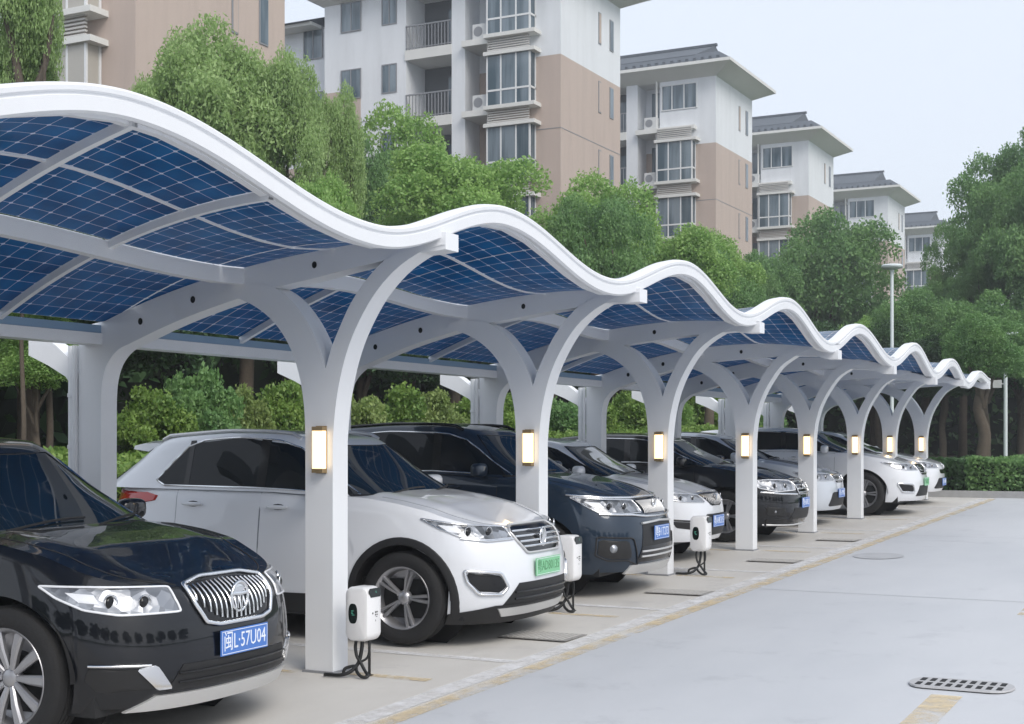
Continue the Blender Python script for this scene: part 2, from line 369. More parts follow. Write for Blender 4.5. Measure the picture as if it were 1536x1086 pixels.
def s_of(X,Y):
    s=float(np.interp(Y,[p+.09 for p in PN],range(-3,8)))
    t=(X-XB)/(XF(Y)-.05-XB)
    for _ in range(12):
        p=surf(s,max(0,min(1,t))); s+=(Y-p.y)/3.1
    return s
def zs(X,Y):
    t=(X-XB)/(XF(Y)-.05-XB); t=max(0,min(1,t)); return surf(s_of(X,Y),t).z
carport=empty('solar_carport',(-5.7,8.2,0),label='long white steel carport with a wavy blue solar panel roof over the parked cars',cat='carport')
O=Vector((5.7,-8.2,0))
def cobj(mb,name,mats,smooth=0,**kw):
    mb.v=[tuple(Vector(p)+O) for p in mb.v]
    return mb.obj(name,mats,carport,smooth,**kw)
# fascia
prof=[(-.13,-.115),(-.02,-.140),(0,-.128),(.004,-.060),(-.010,-.052),(-.010,-.044),(.006,-.036),(.008,-.014),(-.006,.0),(-.05,.006),(-.13,-.004)]
G=[]
ys=np.arange(-5,29.41,.06)
for Y in ys:
    sl=(F(Y+.02)-F(Y-.02))/.04; k=math.sqrt(1+sl*sl)
    G.append([(XF(Y)+dx,Y,F(Y)+dz*k) for dx,dz in prof])
mb=MB(); mb.grid(G,closed_v=True); n=len(prof)
mb.add(G[-1],[tuple(range(n))]); cobj(mb,'fascia_rail',M['steel'],35)
# gutter
mb=MB(); mb.box(-7.88,-7.70,-5,29.1,2.345,2.43); cobj(mb,'back_gutter',[M['steel']])
mb=MB(); mb.box(-7.74,-7.71,-5,29.1,2.432,2.492); cobj(mb,'gutter_reflection_strip',[M['gutter']])  # inner face strip with its reflection painted blue-grey
# purlin
def purlin(name,t,w,h,s0=-2,s1=7,drop=.0):
    mb=MB(); G=[]
    for i in range(int((s1-s0)*10)+1):
        s=s0+i/10; p=surf(s,t); z=p.z-drop
        G.append([(p.x-w/2,p.y,z-.004),(p.x+w/2,p.y,z-.004),(p.x+w/2,p.y,z-h),(p.x-w/2,p.y,z-h)])
    mb.grid(G,closed_v=True); cobj(mb,name,M['steel'],30)
tP=.45
purlin('purlin',tP,.085,.115)
purlin('panel_seam',tP+(1-tP)*.5,.022,.012)
purlin('front_batten',.985,.05,.04)
# ribs
def rib(s,t0,t1,w=.042,h=.055):
    mb=MB(); G=[]
    for i in range(15):
        t=t0+(t1-t0)*i/14; p=surf(s,t)
        G.append([(p.x,p.y-w/2,p.z-.004),(p.x,p.y+w/2,p.z-.004),(p.x,p.y+w/2,p.z-h),(p.x,p.y-w/2,p.z-h)])
    mb.grid(G,closed_v=True); cobj(mb,'rib',M['steel'],30)
for k in (-3,-2,-1):
    for q in (1/3,2/3): rib(k+q,0,1)
rib(-1,0,1,.06,.08); 
for k in range(0,7): rib(k+.5,0,tP,.045,.06)
# panels
def panel(s0,s1,t0,t1,nu,nv):
    me_v=[];me_f=[];uvs=[]
    A,B=8,6
    for side in (0,1):
        for i in range(A+1):
            for j in range(B+1):
                s=s0+(s1-s0)*i/A; t=t0+(t1-t0)*j/B; p=surf(s,t)+O; p.z+=.026*side
                me_v.append(p); uvs.append((t*0+nu*j/B, nv*i/A))
    W=B+1;NN=(A+1)*W
    for i in range(A):
        for j in range(B):
            a=i*W+j; me_f.append((a,a+1,a+W+1,a+W)); b=a+NN; me_f.append((b,b+W,b+W+1,b+1))
    fm=[0,2]*(len(me_f)//2)
    edge=[(i*W,(i+1)*W) for i in range(A)]+[((i+1)*W+B,i*W+B) for i in range(A)]+[(j+1,j) for j in range(B)]+[(A*W+j,A*W+j+1) for j in range(B)]
    for a,b in edge: me_f.append((a,b,b+NN,a+NN)); fm.append(1)
    me=bpy.data.meshes.new('solar_panel'); me.from_pydata(me_v,[],me_f); me.materials.append(M['cells']); me.materials.append(M['frame_alu']); me.materials.append(M['cells_top'])
    me.polygons.foreach_set('material_index',fm)
    u=me.uv_layers.new(name='UVMap'); vi=np.zeros(len(me.loops),dtype=int); me.loops.foreach_get('vertex_index',vi)
    u.data.foreach_set('uv',np.array(uvs)[vi].ravel()); me.polygons.foreach_set('use_smooth',[True]*len(me.polygons)); me.set_sharp_from_angle(angle=R(40)); me.update()
    o=bpy.data.objects.new('solar_panel',me); COL.objects.link(o); o.parent=carport
for k in range(-2,7):
    for q in range(3):
        e=.004 if k<0 else .0012
        for (a,b,nu) in ((.005,tP-.012,8),(tP+.012,tP+(1-tP)*.5-.003,5),(tP+(1-tP)*.5+.003,.985,5)):
            panel(k+q/3+e,k+(q+1)/3-e,a,b,nu,7)
# frames
armL=[(-5.814,1.60),(-5.820,1.78),(-5.838,1.94),(-5.872,2.09),(-5.930,2.24),(-6.02,2.38),(-6.13,2.49),(-6.26,2.575),(-6.40,2.635),(-6.55,2.672)]
armLi=[(-6.30,2.735),(-6.17,2.725),(-6.05,2.68),(-5.93,2.595),(-5.80,2.445),(-5.70,2.27),(-5.644,2.11)]
armRi=[(-5.644,2.11),(-5.60,2.24),(-5.545,2.36),(-5.44,2.55),(-5.31,2.71),(-5.17,2.83),(-5.02,2.90)]
armRo=[(-4.68,2.915),(-4.80,2.895),(-4.92,2.855),(-5.09,2.755),(-5.256,2.594),(-5.395,2.381),(-5.485,2.173),(-5.545,1.94),(-5.572,1.75),(-5.584,1.60)]
for n,P in enumerate(PN):
    if n<1 or n==2 and False: continue
    g=gz(P)
    X0=-5.7; dzn=zs(X0,P+.09)-zs(X0,8.22)
    dxt=(XF(P)+.03)-(-4.68)
    def tx(p):
        x,z=p; k=max(0,min(1,(z-1.65)/.9)); k=k*k*(3-2*k)
        if x>-5.2: x+=dxt*(x+5.2)/.55
        return (x,z+dzn*k)
    if n!=2:
        out=[(-5.814,g-.03)]+catmull(armL,4)+[(-6.5,2.74),]+catmull(armLi,4)+catmull(armRi,4)[1:]+[(-4.9,2.94)]+catmull(armRo,4)+[(-5.584,g-.03)]
        mb=MB(); mb.prism([tx(p) for p in out],P,P+.185)
        c=cobj(mb,'front_column',M['steel'],25)
        mb=MB(); mb.box(-5.830,-5.568,P-.016,P+.201,g-.02,g+.012); bp=cobj(mb,'base_collar',M['steel_seam']) if n>2 else None
        if bp: bp.parent=c
    # beam with back column
    if n==2: continue
    top=[];bot=[]
    xt=XF(P)+.035
    for i in range(25):
        X=-7.80+(xt+7.80)*i/24; z=zs(X,P+.09)-.008
        if X>XF(P)-.2: z=min(z,F(P+.09)-.128)
        d=float(np.interp(X,[-7.8,-7.6,-7.32,-6.99,-6.2,-5.74,-5.36,-5.17,-4.7],[.40,.27,.255,.235,.20,.19,.165,.155,.115]))
        top.append((X,z)); bot.append((X,z-d))
    # hollow out panels region: back column flare
    post=[(-7.94,g-.03),(-7.94,2.40),(-7.90,2.47)]
    low=[(-7.715,1.6),(-7.712,1.95),(-7.69,2.10)]
    bb=[p for p in bot if p[0]>-7.62]
    lowc=catmull([(-7.715,1.4)]+low+[(-7.64,2.21)]+bb[:3],4)[:-1]
    poly=post+top+list(reversed(bb[3:]))+list(reversed(lowc))+[(-7.715,g-.03)]
    mb=MB(); mb.prism(poly,P+.006,P+.179)
    beam=cobj(mb,'roof_beam',M['steel'],25)
    for hx,hr in ((-7.32,.026),(-6.82,.026),(-5.741,.024)):
        z=zs(hx,P+.09)-float(np.interp(hx,[-7.4,-6.8,-5.7],[.14,.125,.105]))
        vs=[(hx+hr*.85*math.cos(a),P+.003,z+hr*math.sin(a)) for a in np.linspace(0,2*PI,17)[:-1]]
        mb=MB(); mb.add(vs,[tuple(range(16))])
        h=cobj(mb,'bolt_hole',M['hole']); h.parent=beam
    # back brace
    br=[(-7.94,1.80),(-7.99,2.0),(-8.09,2.11),(-8.27,2.20),(-8.48,2.285),(-8.48,2.45),(-8.38,2.45),(-8.2,2.36),(-8.05,2.25),(-7.94,2.12)]
    mb=MB(); mb.prism(br,P+.02,P+.165); cobj(mb,'rear_bracket',M['steel'],25)
    for kk in (0,1):
      mb=MB()
      if kk==0: mb.tube([(-8.03,P+.05,2.345),(-8.03,P+.05,g-.02)],.045,12)
      for z in (1.95,1.55,.8) if kk==0 else (): mb.tube([(-8.03,P+.05,z),(-8.03,P+.05,z+.03)],.052,12)
      if kk==1: mb.tube([(-7.965,P-.005,2.345),(-7.965,P-.005,g-.02)],.022,8)
      cobj(mb,'downpipe',M['steel'],40)
# wall lamps on the columns
LN=['column nearest the camera, beside the white SUV','second column, above the dark blue SUV bonnet side','third column, in front of the white hatchback','fourth column, beside the black saloon','fifth column, right of the black saloon','sixth column, beside the far white estate car','seventh column, above the far white cars','last column at the hedge end of the carport']
def lamp_mesh():
    t=empty('wall_lamp')
    b=MB(); b.box(-.043,.043,-.010,0,-.165,.165); b.obj('back_plate',M['bronze'],t)
    for z0 in (.132,-.160):
        b=MB(); b.box(-.044,.044,-.060,-.010,z0,z0+.028); b.obj('end_cap',M['bronze'],t)
    b=MB(); b.box(-.0425,.0425,-.055,-.0105,-.131,.131); d=b.obj('diffuser',M['lampglow'],t)
    b=MB(); b.box(-.016,.016,-.0575,-.0555,-.115,.115); b.obj('bright_tube',M['lampcore'],d)
    return t
l0=lamp_mesh()
for i,P in enumerate(PL):
    o=l0 if i==0 else copy_tree(l0)
    o.location=(-5.675,P,1.55)
    o['label']='lit warm white bronze-capped lamp on the '+LN[i]; o['category']='wall lamp'; o['group']='lit wall lamps on the carport columns'
# ------------------------------------------------------------------ chargers
def rbox(mb,w,d,h,r,z0,mi=0,seg=6,e=.018):
    """rounded box (rounded in xz view, small bevel on y faces)"""
    pts=[]
    for cx,cz,a in ((w/2-r,z0+h-r,0),(-w/2+r,z0+h-r,90),(-w/2+r,z0+r,180),(w/2-r,z0+r,270)):
        for k in range(seg+1):
            an=R(a+90*k/seg); pts.append((cx,cz,math.cos(an),math.sin(an)))
    rings=[]
    for y,ins in ((-d/2,e),(-d/2+e*.3,e*.3),(-d/2+e,0),(d/2-e,0),(d/2-e*.3,e*.3),(d/2,e)):
        rings.append([(cx+ca*(r-ins),y,cz+sa*(r-ins)) for cx,cz,ca,sa in pts])
    mb.grid(rings,mi,closed_v=True); n=len(pts)
    mb.add(rings[0],[tuple(range(n))],mi); mb.add(rings[-1],[tuple(range(n))[::-1]],mi)
def charger():
    t=empty('ev_charger')
    b=MB(); rbox(b,.19,.19,.37,.055,.245,e=.03); sh=b.obj('housing',M['shell'],t,35,merge=True)
    b=MB()
    vs=[(-.002+.036*math.copysign(abs(math.cos(a))**.6,math.cos(a)),-.0965,.435+.068*math.sin(a)) for a in np.linspace(0,2*PI,33)[:-1]]
    b.add([(x-.02,y,z) for x,y,z in vs]+[(x-.02,y+.006,z) for x,y,z in vs],[tuple(range(32))]+[(i,(i+1)%32,(i+1)%32+32,i+32) for i in range(32)]); sc=b.obj('screen',M['screen'],t)
    b=MB(); 
    for x,z,w in ((-.035,.452,.02),(-.035,.443,.012),(-.035,.434,.016),(-.03,.424,.022)): b.box(x,x+w,-.0972,-.0966,z,z+.004)
    b.obj('readout',M['led'],sc)
    b=MB(); pts=[(-.055,.545),(.060,.545),(.072,.56),(.064,.592),(.048,.606),(-.062,.606),(-.075,.59),(-.075,.575)]
    b.prism([(y,z) for y,z in pts],.0925,.0985,axis='x'); pn=b.obj('display_panel',M['screen'],t)
    b=MB()
    b.box(.0985,.0992,0,.012,.582,.586); b.box(.0985,.0992,.003,.016,.574,.577)
    b.obj('readout',M['led'],pn)
    b=MB()
    for y,z,w,h in ((-.035,.43,.014,.012),(.0,.435,.018,.012),(.022,.437,.012,.010),(.0,.418,.012,.012),(.018,.420,.016,.008),(.008,.408,.02,.005),(.004,.378,.006,.012)):
        b.box(.0949,.0957,y,y+w,z,z+h)
    b.obj('printed_icons',M['mark'],t)
    b=MB(); b.tube([(0.03,.03,.25),(0.03,.03,0)],.010,8); b.box(.01,.05,.01,.05,0,.006); b.obj('stand_post',M['blackp'],t)
    b=MB()
    c1=[(-.03,-.04,.25),(-.035,-.045,.20),(-.02,-.05,.14),(.01,-.05,.10),(.05,-.06,.05),(.09,-.08,.015),(.05,-.10,.012),(-.0,-.08,.04),(-.03,-.05,.07),(-.07,-.06,.065),(-.10,-.08,.05),(-.105,-.09,.012)]
    b.tube(catmull(c1,6),.0115,8)
    c2=[(.012,-.03,.25),(.010,-.035,.19),(0,-.045,.12),(-.015,-.055,.08),(-.05,-.09,.035),(-.11,-.12,.014),(-.20,-.13,.012),(-.23,-.14,.012)]
    b.tube(catmull(c2,6),.0135,8)
    c3=[(.05,-.01,.25),(.055,-.01,.18),(.045,-.02,.13),(.015,-.04,.105),(-.01,-.05,.09)]
    b.tube(catmull(c3,6),.0085,8)
    b.obj('cable',M['cable'],t,60)
    return t
ch=charger()
CHL=['white charging box with black cable coiled on the ground, beside the nearest column','white charging box half hidden behind the green-plated white SUV bumper','small white charging box in front of the white hatchback, beyond the dark blue SUV']
for i,(x,y) in enumerate([(-5.345,8.15),(-5.40,11.60),(-5.29,14.82)]):
    o=ch if i==0 else copy_tree(ch); o.location=(x,y,gz(y)); o['label']=CHL[i]; o['category']='ev charger'; o['group']='white charging boxes along the columns'
    if i==1: o.scale=(1.05,1.05,1.12)
    if i==2: o.scale=(1.05,1.05,1.05)
# ------------------------------------------------------------------ drains
def oval_grate(name,x,y,w,d,rz,label):
    t=empty(name,(x,y,gz(y)),rz,label=label,cat='drain cover')
    b=MB(); pts=[]
    r=d/2
    for s in (1,-1):
        for k in range(9):
            a=R(-90+180*k/8); pts.append((s*(w/2-r*.6+.6*r*math.cos(a)),s*r*math.sin(a)))
    n=len(pts); z0,z1=.004,.014
    b.add([(a,c,z0) for a,c in pts]+[(a*.985,c*.97,z1) for a,c in pts],[tuple(range(n,2*n))]+[(i,(i+1)%n,(i+1)%n+n,i+n) for i in range(n)])
    b.obj('cover',M['grate'],t)
    for r_ in (-1,1):
        b=MB()
        for k in range(9):
            x_=-w*.38+k*w*.76/8
            b.box(x_-.017,x_+.017,r_*.085-.055,r_*.085+.055,.0145,.0165)
        b.obj('slots',M['hole'],t)
oval_grate('drain_cover',-1.60,9.44,.66,.40,.0,'oval iron drain cover with two rows of dark slots on the open roadway')
def slat_grate(x,y,w,d,label,m=None):
    t=empty('drain_grate',(x,y,gz(y)),0,label=label,cat='drain grate',group='flat slatted drain grates set in the parking bays')
    b=MB(); b.box(-w/2,w/2,-d/2,d/2,.003,.007); b.obj('frame',M['slot'],t)
    b=MB()
    k=int(w/.045)
    for i in range(k):
        xx=-w/2+.02+i*(w-.04)/k; b.box(xx,xx+.022,-d/2+.02,d/2-.02,.0075,.011)
    b.obj('slats',m or M['grate_light'],t)
slat_grate(-4.98,10.2,.60,.42,'slatted drain grate on the pavement in front of the green-plated white SUV')
slat_grate(-4.95,13.25,.60,.40,'slatted drain grate on the pavement in front of the dark blue SUV')
slat_grate(-4.95,16.5,.60,.40,'slatted drain grate in front of the white hatchback')
slat_grate(-4.95,19.5,.55,.38,'slatted drain grate in front of the black saloon')
mb=MB(); vs=[(-3.95+.30*math.cos(a),17.5+.40*math.sin(a),gz(17.5+.40*math.sin(a))+.006) for a in np.linspace(0,2*PI,25)[:-1]]; mb.add(vs,[tuple(range(24))]); mb.obj('repair_patch',M['patch'],kind='structure')
# ------------------------------------------------------------------ cars
FONT=None
def text_mesh(txt,size):
    cu=bpy.data.curves.new('plate_text','FONT'); cu.body=txt; cu.size=size; cu.align_x='CENTER'; cu.align_y='CENTER'; cu.extrude=.001; cu.resolution_u=2
    o=bpy.data.objects.new('tmp',cu); COL.objects.link(o)
    dg=bpy.context.evaluated_depsgraph_get(); me=bpy.data.meshes.new_from_object(o.evaluated_get(dg)); bpy.data.objects.remove(o); return me
def ip(tab,x): 
    return float(np.interp(x,[a for a,_ in tab],[b for _,b in tab]))
def sm(tab,x,d=.06): return (ip(tab,x-d)+ip(tab,x)*2+ip(tab,x+d))/4
def make_car(name,P,loc,label,cat,group=None):
    L,W,H=P['L'],P['W'],P['H']; a=L/2; hw=W/2
    nF,mF=P.get('nm',(9,2.45)); xw=[a-P['ov'],a-P['ov']-P['wb']]; rw=P['rw']; Ra=rw+.055
    af=lambda z:a-sm(P['nose'],z,.03); ar=lambda z:a-sm(P['tail'],z,.04)
    wd=lambda z:hw-sm([(.15,.07),(.3,.02),(.5,.0),(.68,.0),(.85,.018),(1.1,.05)],z,.05)
    zt=lambda x:sm(P['top'],x,.05)
    def zb(x):
        b=P.get('zb',.22)+ (.02 if x>a-.3 else 0)
        for q in xw:
            if abs(x-q)<Ra: b=max(b,rw+math.sqrt(Ra*Ra-(x-q)**2))
        return b
    def body(ph,z,side=1):
        c,s=math.cos(ph),math.sin(ph); A=af(z) if c>=0 else ar(z)
        x=math.copysign(abs(c)**(2/nF),c)*A; w=wd(z)
        zr=max(0,1-(zt(x)-z)/.10); ins=.035*zr*zr
        x-=math.copysign(ins*1.2,c)*abs(c); y=(w-ins)*abs(s)**(2/mF)
        return Vector((x,-side*y,z))
    phs=np.linspace(0,PI,2001); pts=[body(p,.55) for p in phs]; cum=[0]
    for p,q in zip(pts,pts[1:]): cum.append(cum[-1]+(p-q).length)
    T=cum[-1]
    def FT(t,z):
        s=1 if t>=0 else -1; return body(float(np.interp(abs(t),cum,phs)),z,s)
    def RT(t,z):
        s=1 if t>=0 else -1; return body(float(np.interp(T-abs(t),cum,phs)),z,s)
    def SD(x,z,side=1):
        A=af(z) if x>=0 else ar(z); u=min(1,abs(x)/A)
        zr=max(0,1-(zt(x)-z)/.10); ins=.035*zr*zr
        return Vector((x,-side*(wd(z)-ins)*(1-u**nF)**(1/mF),z))
    # greenhouse
    xwb,xrf,xrr,xrb=P['gh']; wb_=hw-.055; wr_=hw-P.get('tumble',.24)
    g0=(xwb+xrb)/2
    gxf=lambda h:xwb+(xrf-xwb)*(max(h,0)**.92)
    gxr=lambda h:xrb+(xrr-xrb)*(max(h,0)**1.05)
    gw=lambda h:wb_+(wr_-wb_)*h-(.03*max(0,(h-.86)/.14)**2)
    gn,gm=9,3.6
    zr_=lambda x:sm(P['roof'],x,.12)
    def GH(ph,h,side=1):
        c,s=math.cos(ph),math.sin(ph); X=(gxf(h) if c>=0 else gxr(h))-g0
        x=g0+abs(c)**(2/gn)*X; y=gw(h)*abs(s)**(2/gm)
        x-=.05*max(0,(h-.86)/.14)**2*(1 if c>=0 else -1)*abs(c)
        z0=zt(max(min(x,xwb),xrb))-.012; return Vector((x,-side*y,z0+(zr_(x)-z0)*h))
    gp=[GH(p,.5) for p in phs]; gc=[0]
    for p,q in zip(gp,gp[1:]): gc.append(gc[-1]+(p-q).length)
    GTt=gc[-1]
    GT=lambda t,h:GH(float(np.interp(abs(t),gc,phs)),h,1 if t>=0 else -1)
    GR=lambda t,h:GH(float(np.interp(GTt-abs(t),gc,phs)),h,1 if t>=0 else -1)
    def GS(x,h,side=1):
        X=(gxf(h) if x>=g0 else gxr(h))-g0; u=min(1,abs((x-g0)/X)); y=gw(h)*(1-u**gn)**(1/gm)
        z0=zt(max(min(x,xwb),xrb))-.012; return Vector((x,-side*y,z0+(zr_(x)-z0)*h))
    ctr=Vector((0,0,.6))
    def nrm(mp,u,v):
        e=.004; du=mp(u+e,v)-mp(u-e,v); dv=mp(u,v+e)-mp(u,v-e); n=du.cross(dv)
        if n.length<1e-12: return Vector((1,0,0))
        n.normalize(); p=mp(u,v)
        return n if n.dot(p-ctr)>0 else -n
    def patch(mb,poly,mp,off=.004,nu=14,nv=10,mi=0,thick=True):
        vmin=min(p[1] for p in poly); vmax=max(p[1] for p in poly); G=[]
        m=len(poly)
        for j in range(nv+1):
            v=vmin+(vmax-vmin)*(j/nv); vv=min(max(v,vmin+1e-5),vmax-1e-5); xs=[]
            for i in range(m):
                (x1,y1),(x2,y2)=poly[i],poly[(i+1)%m]
                if (y1<=vv<y2) or (y2<=vv<y1): xs.append(x1+(x2-x1)*(vv-y1)/(y2-y1))
            if not xs: continue
            l,r=min(xs),max(xs); row=[]
            for i in range(nu+1):
                u=l+(r-l)*i/nu; row.append(mp(u,v)+nrm(mp,u,v)*off)
            G.append(row)
        mb.grid(G,mi)
        if thick:   # skirt back to the surface
            loop=[G[0][i] for i in range(nu+1)]+[G[j][nu] for j in range(1,len(G))]+[G[-1][i] for i in range(nu-1,-1,-1)]+[G[j][0] for j in range(len(G)-2,0,-1)]
            low=[p+(ctr-p).normalized()*(abs(off)+.006) for p in loop]
            mb.grid([loop,low],mi,closed_v=True)
        return mb
    def line(mb,poly,mp,r,off=.004,closed=True,seg=6,mi=0,dens=6):
        pts=[]; m=len(poly)
        for i in range(m if closed else m-1):
            (x1,y1),(x2,y2)=poly[i],poly[(i+1)%m]
            for k in range(dens):
                u=x1+(x2-x1)*k/dens; v=y1+(y2-y1)*k/dens; pts.append(mp(u,v)+nrm(mp,u,v)*off)
        if not closed: u,v=poly[-1]; pts.append(mp(u,v)+nrm(mp,u,v)*off)
        mb.tube(pts,r,seg,mi,closed=closed); return mb
    def rnd(poly,n=3,k=.18):
        out=[];m=len(poly)
        for i in range(m):
            p0,p1,p2=[np.array(poly[j%m]) for j in (i-1,i,i+1)]
            q0=p1+(p0-p1)*k; q2=p1+(p2-p1)*k
            for t in np.linspace(0,1,n+1): out.append(tuple((1-t)**2*q0+2*t*(1-t)*p1+t*t*q2))
        return out
    t=empty(name,loc,P.get('rz',R(2.5)),label=label,cat=cat,group=group)
    pm=M[P['paint']]; seam=M['seam'] if P['paint'] in('p_black','p_blue') else M['seam_l']
    # body band
    cols=[]
    tt=sorted(set(list(np.linspace(0,T,150))+[t_ for q in xw for dx in np.linspace(-Ra,Ra,41) for t_ in [float(np.interp(-(q+dx),[-p.x for p in pts[::20]],cum[::20]))]]))
    G=[]
    vv=[0,.05,.12,.22,.33,.45,.57,.68,.77,.84,.89,.93,.96,.98,1.0]
    phl=[float(np.interp(t_,cum,phs)) for t_ in tt]
    def col(ph,side):
        x=body(ph,.55).x; lo,hi=zb(x),zt(x); row=[]
        for v in vv:
            z=lo+(hi-lo)*v; row.append(body(ph,z,side))
        # re-evaluate top with true x
        return row
    for side in (1,-1):
        G=[col(ph,side) for ph in phl]
        mb=MB() if side==1 else mb
        mb.grid(G)
        if side==1: GR_=G
        else: GL_=G
    body_o=mb.obj('body',pm,t,40,merge=True)
    # lid (bonnet + deck)
    def lidpt(i,q):
        pr,pl=GR_[i][-1],GL_[i][-1]; x=pr.x; y=pr.y+(pl.y-pr.y)*q; w=max(abs(pr.y),.05); r=abs(y)/w
        cx=GR_[0][-1].x-x
        cr=P.get('crown',.045)*(1-math.exp(-max(0,cx)/.35))*(1-r**2.4)
        cre=.010*math.exp(-((r-.66)/.13)**2)*min(1,max(0,cx)/.3)
        return Vector((x,y,pr.z+cr+cre))
    idx=[i for i in range(len(phl))]
    ib=[i for i in idx if GR_[i][-1].x>=xwb-.25]; NQ=28
    qs=[.5-.5*math.cos(PI*k/NQ) for k in range(NQ+1)]
    mb=MB(); mb.grid([[lidpt(i,q) for q in qs] for i in ib]); mb.obj('bonnet',pm,t,40)
    ir=[i for i in idx if i>=ib[-1]]
    mb=MB(); mb.grid([[lidpt(i,q) for q in qs] for i in ir]); mb.obj('rear_deck',pm,t,40)
    # bonnet shut line
    mb=MB(); xs=np.linspace(xwb-.02,a-P.get('bl',.17),16)
    for side in (1,-1):
        mb=MB(); pth=[]
        for x in xs:
            i=min(range(len(phl)),key=lambda k:abs(GR_[k][-1].x-x)); q=.075 if side==1 else .925; pth.append(lidpt(i,q)+Vector((0,0,.0005)))
        mb.tube(pth,.0035,6); mb.obj('bonnet_gap',seam,t,60)
    # greenhouse shell
    G=[];hs=[0,.15,.35,.55,.75,.86,.90,.94,.97,1.0]
    gph=[float(np.interp(x,gc,phs)) for x in np.linspace(0,GTt,90)]
    mb=MB()
    for side in (1,-1):
        G=[[GH(ph,h,side) for h in hs] for ph in gph]; mb.grid(G)
    rings=[]
    full=[GH(ph,1,1) for ph in gph]+[GH(ph,1,-1) for ph in reversed(gph[1:-1])]
    for k in np.linspace(0,1,9):
        rings.append([Vector((g0*0+((p.x-(xrf+xrr)/2)*(1-k)+(xrf+xrr)/2),p.y*(1-k),0)) for p in full])
    rr=[]
    for ki,ring in zip(np.linspace(0,1,9),rings):
        rr.append([Vector((p.x,p.y,zr_(p.x)+P.get('rc',.035)*(1-(1-ki)**2))) for p in ring])
    mb.grid(rr,closed_v=True); roof=mb.obj('roof',pm,t,40,merge=True)
    # side glass
    pf,prr=P.get('pf',.10),P.get('pr',.16); xB=P.get('xB',.5*(xwb+xrb)); h0,h1=.06,P.get('h1',.86)
    fx=lambda h:gxf(h)-pf-.04; DR=P.get('dlo_r'); rx=(lambda h:DR[0]+(DR[1]-DR[0])*h) if DR else (lambda h:gxr(h)+prr)
    for side in (1,-1):
        mb=MB(); trim=MB()
        mp=lambda x,h,s=side:GS(x,h,s)
        xr0,xr1=rx(h0),rx(h1)
        dlo=[(fx(h0)-.0,h0),(fx(.35),.35),(fx(.6),.6),(fx(h1-.08)-.03,h1-.08),(fx(h1)-.16,h1),((fx(h1)+xr1)/2,h1+.02),(xr1+.18,h1-.01),(xr1+.03,h1-.10),(rx(.5)-.0,.5),(xr0+P.get('kick',.0),h0+.10),(xr0+P.get('kick',0)+.10,h0)]
        patch(mb,dlo,mp,.004,34,14)
        line(trim,dlo,mp,.008,.004)
        gl=mb.obj('side_window',M['glass'],t,40)
        trim.obj('window_trim',M['chrome'] if P.get('chrome',1) else M['gloss_black'],gl,60)
        for x0,x1,lean in ((xB,xB-.09,.02),(P.get('xC',xr0+.45),P.get('xC',xr0+.45)-.05,.0)):
            pil=MB(); patch(pil,[(x0,h0+.01),(x0-.04,h1),(x1-.04,h1),(x1,h0+.01)],mp,.007,3,10); pil.obj('window_pillar',M['gloss_black'],gl,40)
    # windscreen & rear window
    tw=lambda h:np.interp(h,[0,1],[hw-.16,hw-P.get('tumble',.24)-.10])
    hs2=np.linspace(.015,.90,8)
    mb=MB(); poly=[(tw(h),h) for h in hs2]+[(-tw(h),h) for h in reversed(hs2)]; patch(mb,poly,GT,.005,40,14); ws=mb.obj('windscreen',M['glass_ws'],t,60)
    mb=MB(); line(mb,poly,GT,.006,.004); mb.obj('windscreen_seal',M['gloss_black'],ws,60)
    mb=MB(); poly=[(tw(h)-.06,h) for h in np.linspace(.1,.82,6)]+[(-tw(h)+.06,h) for h in np.linspace(.82,.1,6)]; patch(mb,poly,GR,.005,30,10); mb.obj('rear_window',M['glass'],t,60)
    # cowl & wipers
    mb=MB(); patch(mb,[(tw(0)+.02,.0),(tw(0)+.02,.05),(-tw(0)-.02,.05),(-tw(0)-.02,.0)],GT,.010,30,2); mb.obj('cowl',M['blackp'],t,60)
    for s0,s1,hh in ((.52,-.10,.16),(-.12,-.66,.14)):
        mb=MB(); pth=[GT(s0+(s1-s0)*k/10,.03+hh*math.sin(k/10*PI*.55)*.6)+Vector((.012,0,.016)) for k in range(11)]; mb.tube(pth,.008,6); mb.obj('wiper',M['blackp'],t,60)
    # mirrors
    for side in (1,-1):
        mp=GS(xwb-.46,.05,side); mb=MB(); cy=mp.y-side*.10
        c=(mp.x,cy,mp.z+.045); mb.ell(c,(.06,.12,.07),18,12,p=.62); mm=mb.obj('door_mirror',pm,t,60)
        mb=MB(); mb.tube([(mp.x-.0,mp.y+side*.02,mp.z-.01),(mp.x,mp.y-side*.05,mp.z+.02)],[.03,.022],8); mb.obj('mirror_stem',M['blackp'],mm,60)
    # doors: seams + handles
    zl,zh=lambda x:zb(x)+.07,lambda x:zt(x)-.015
    xd=[xwb-.30,xB-.03,xrb+P.get('dr',.42)]
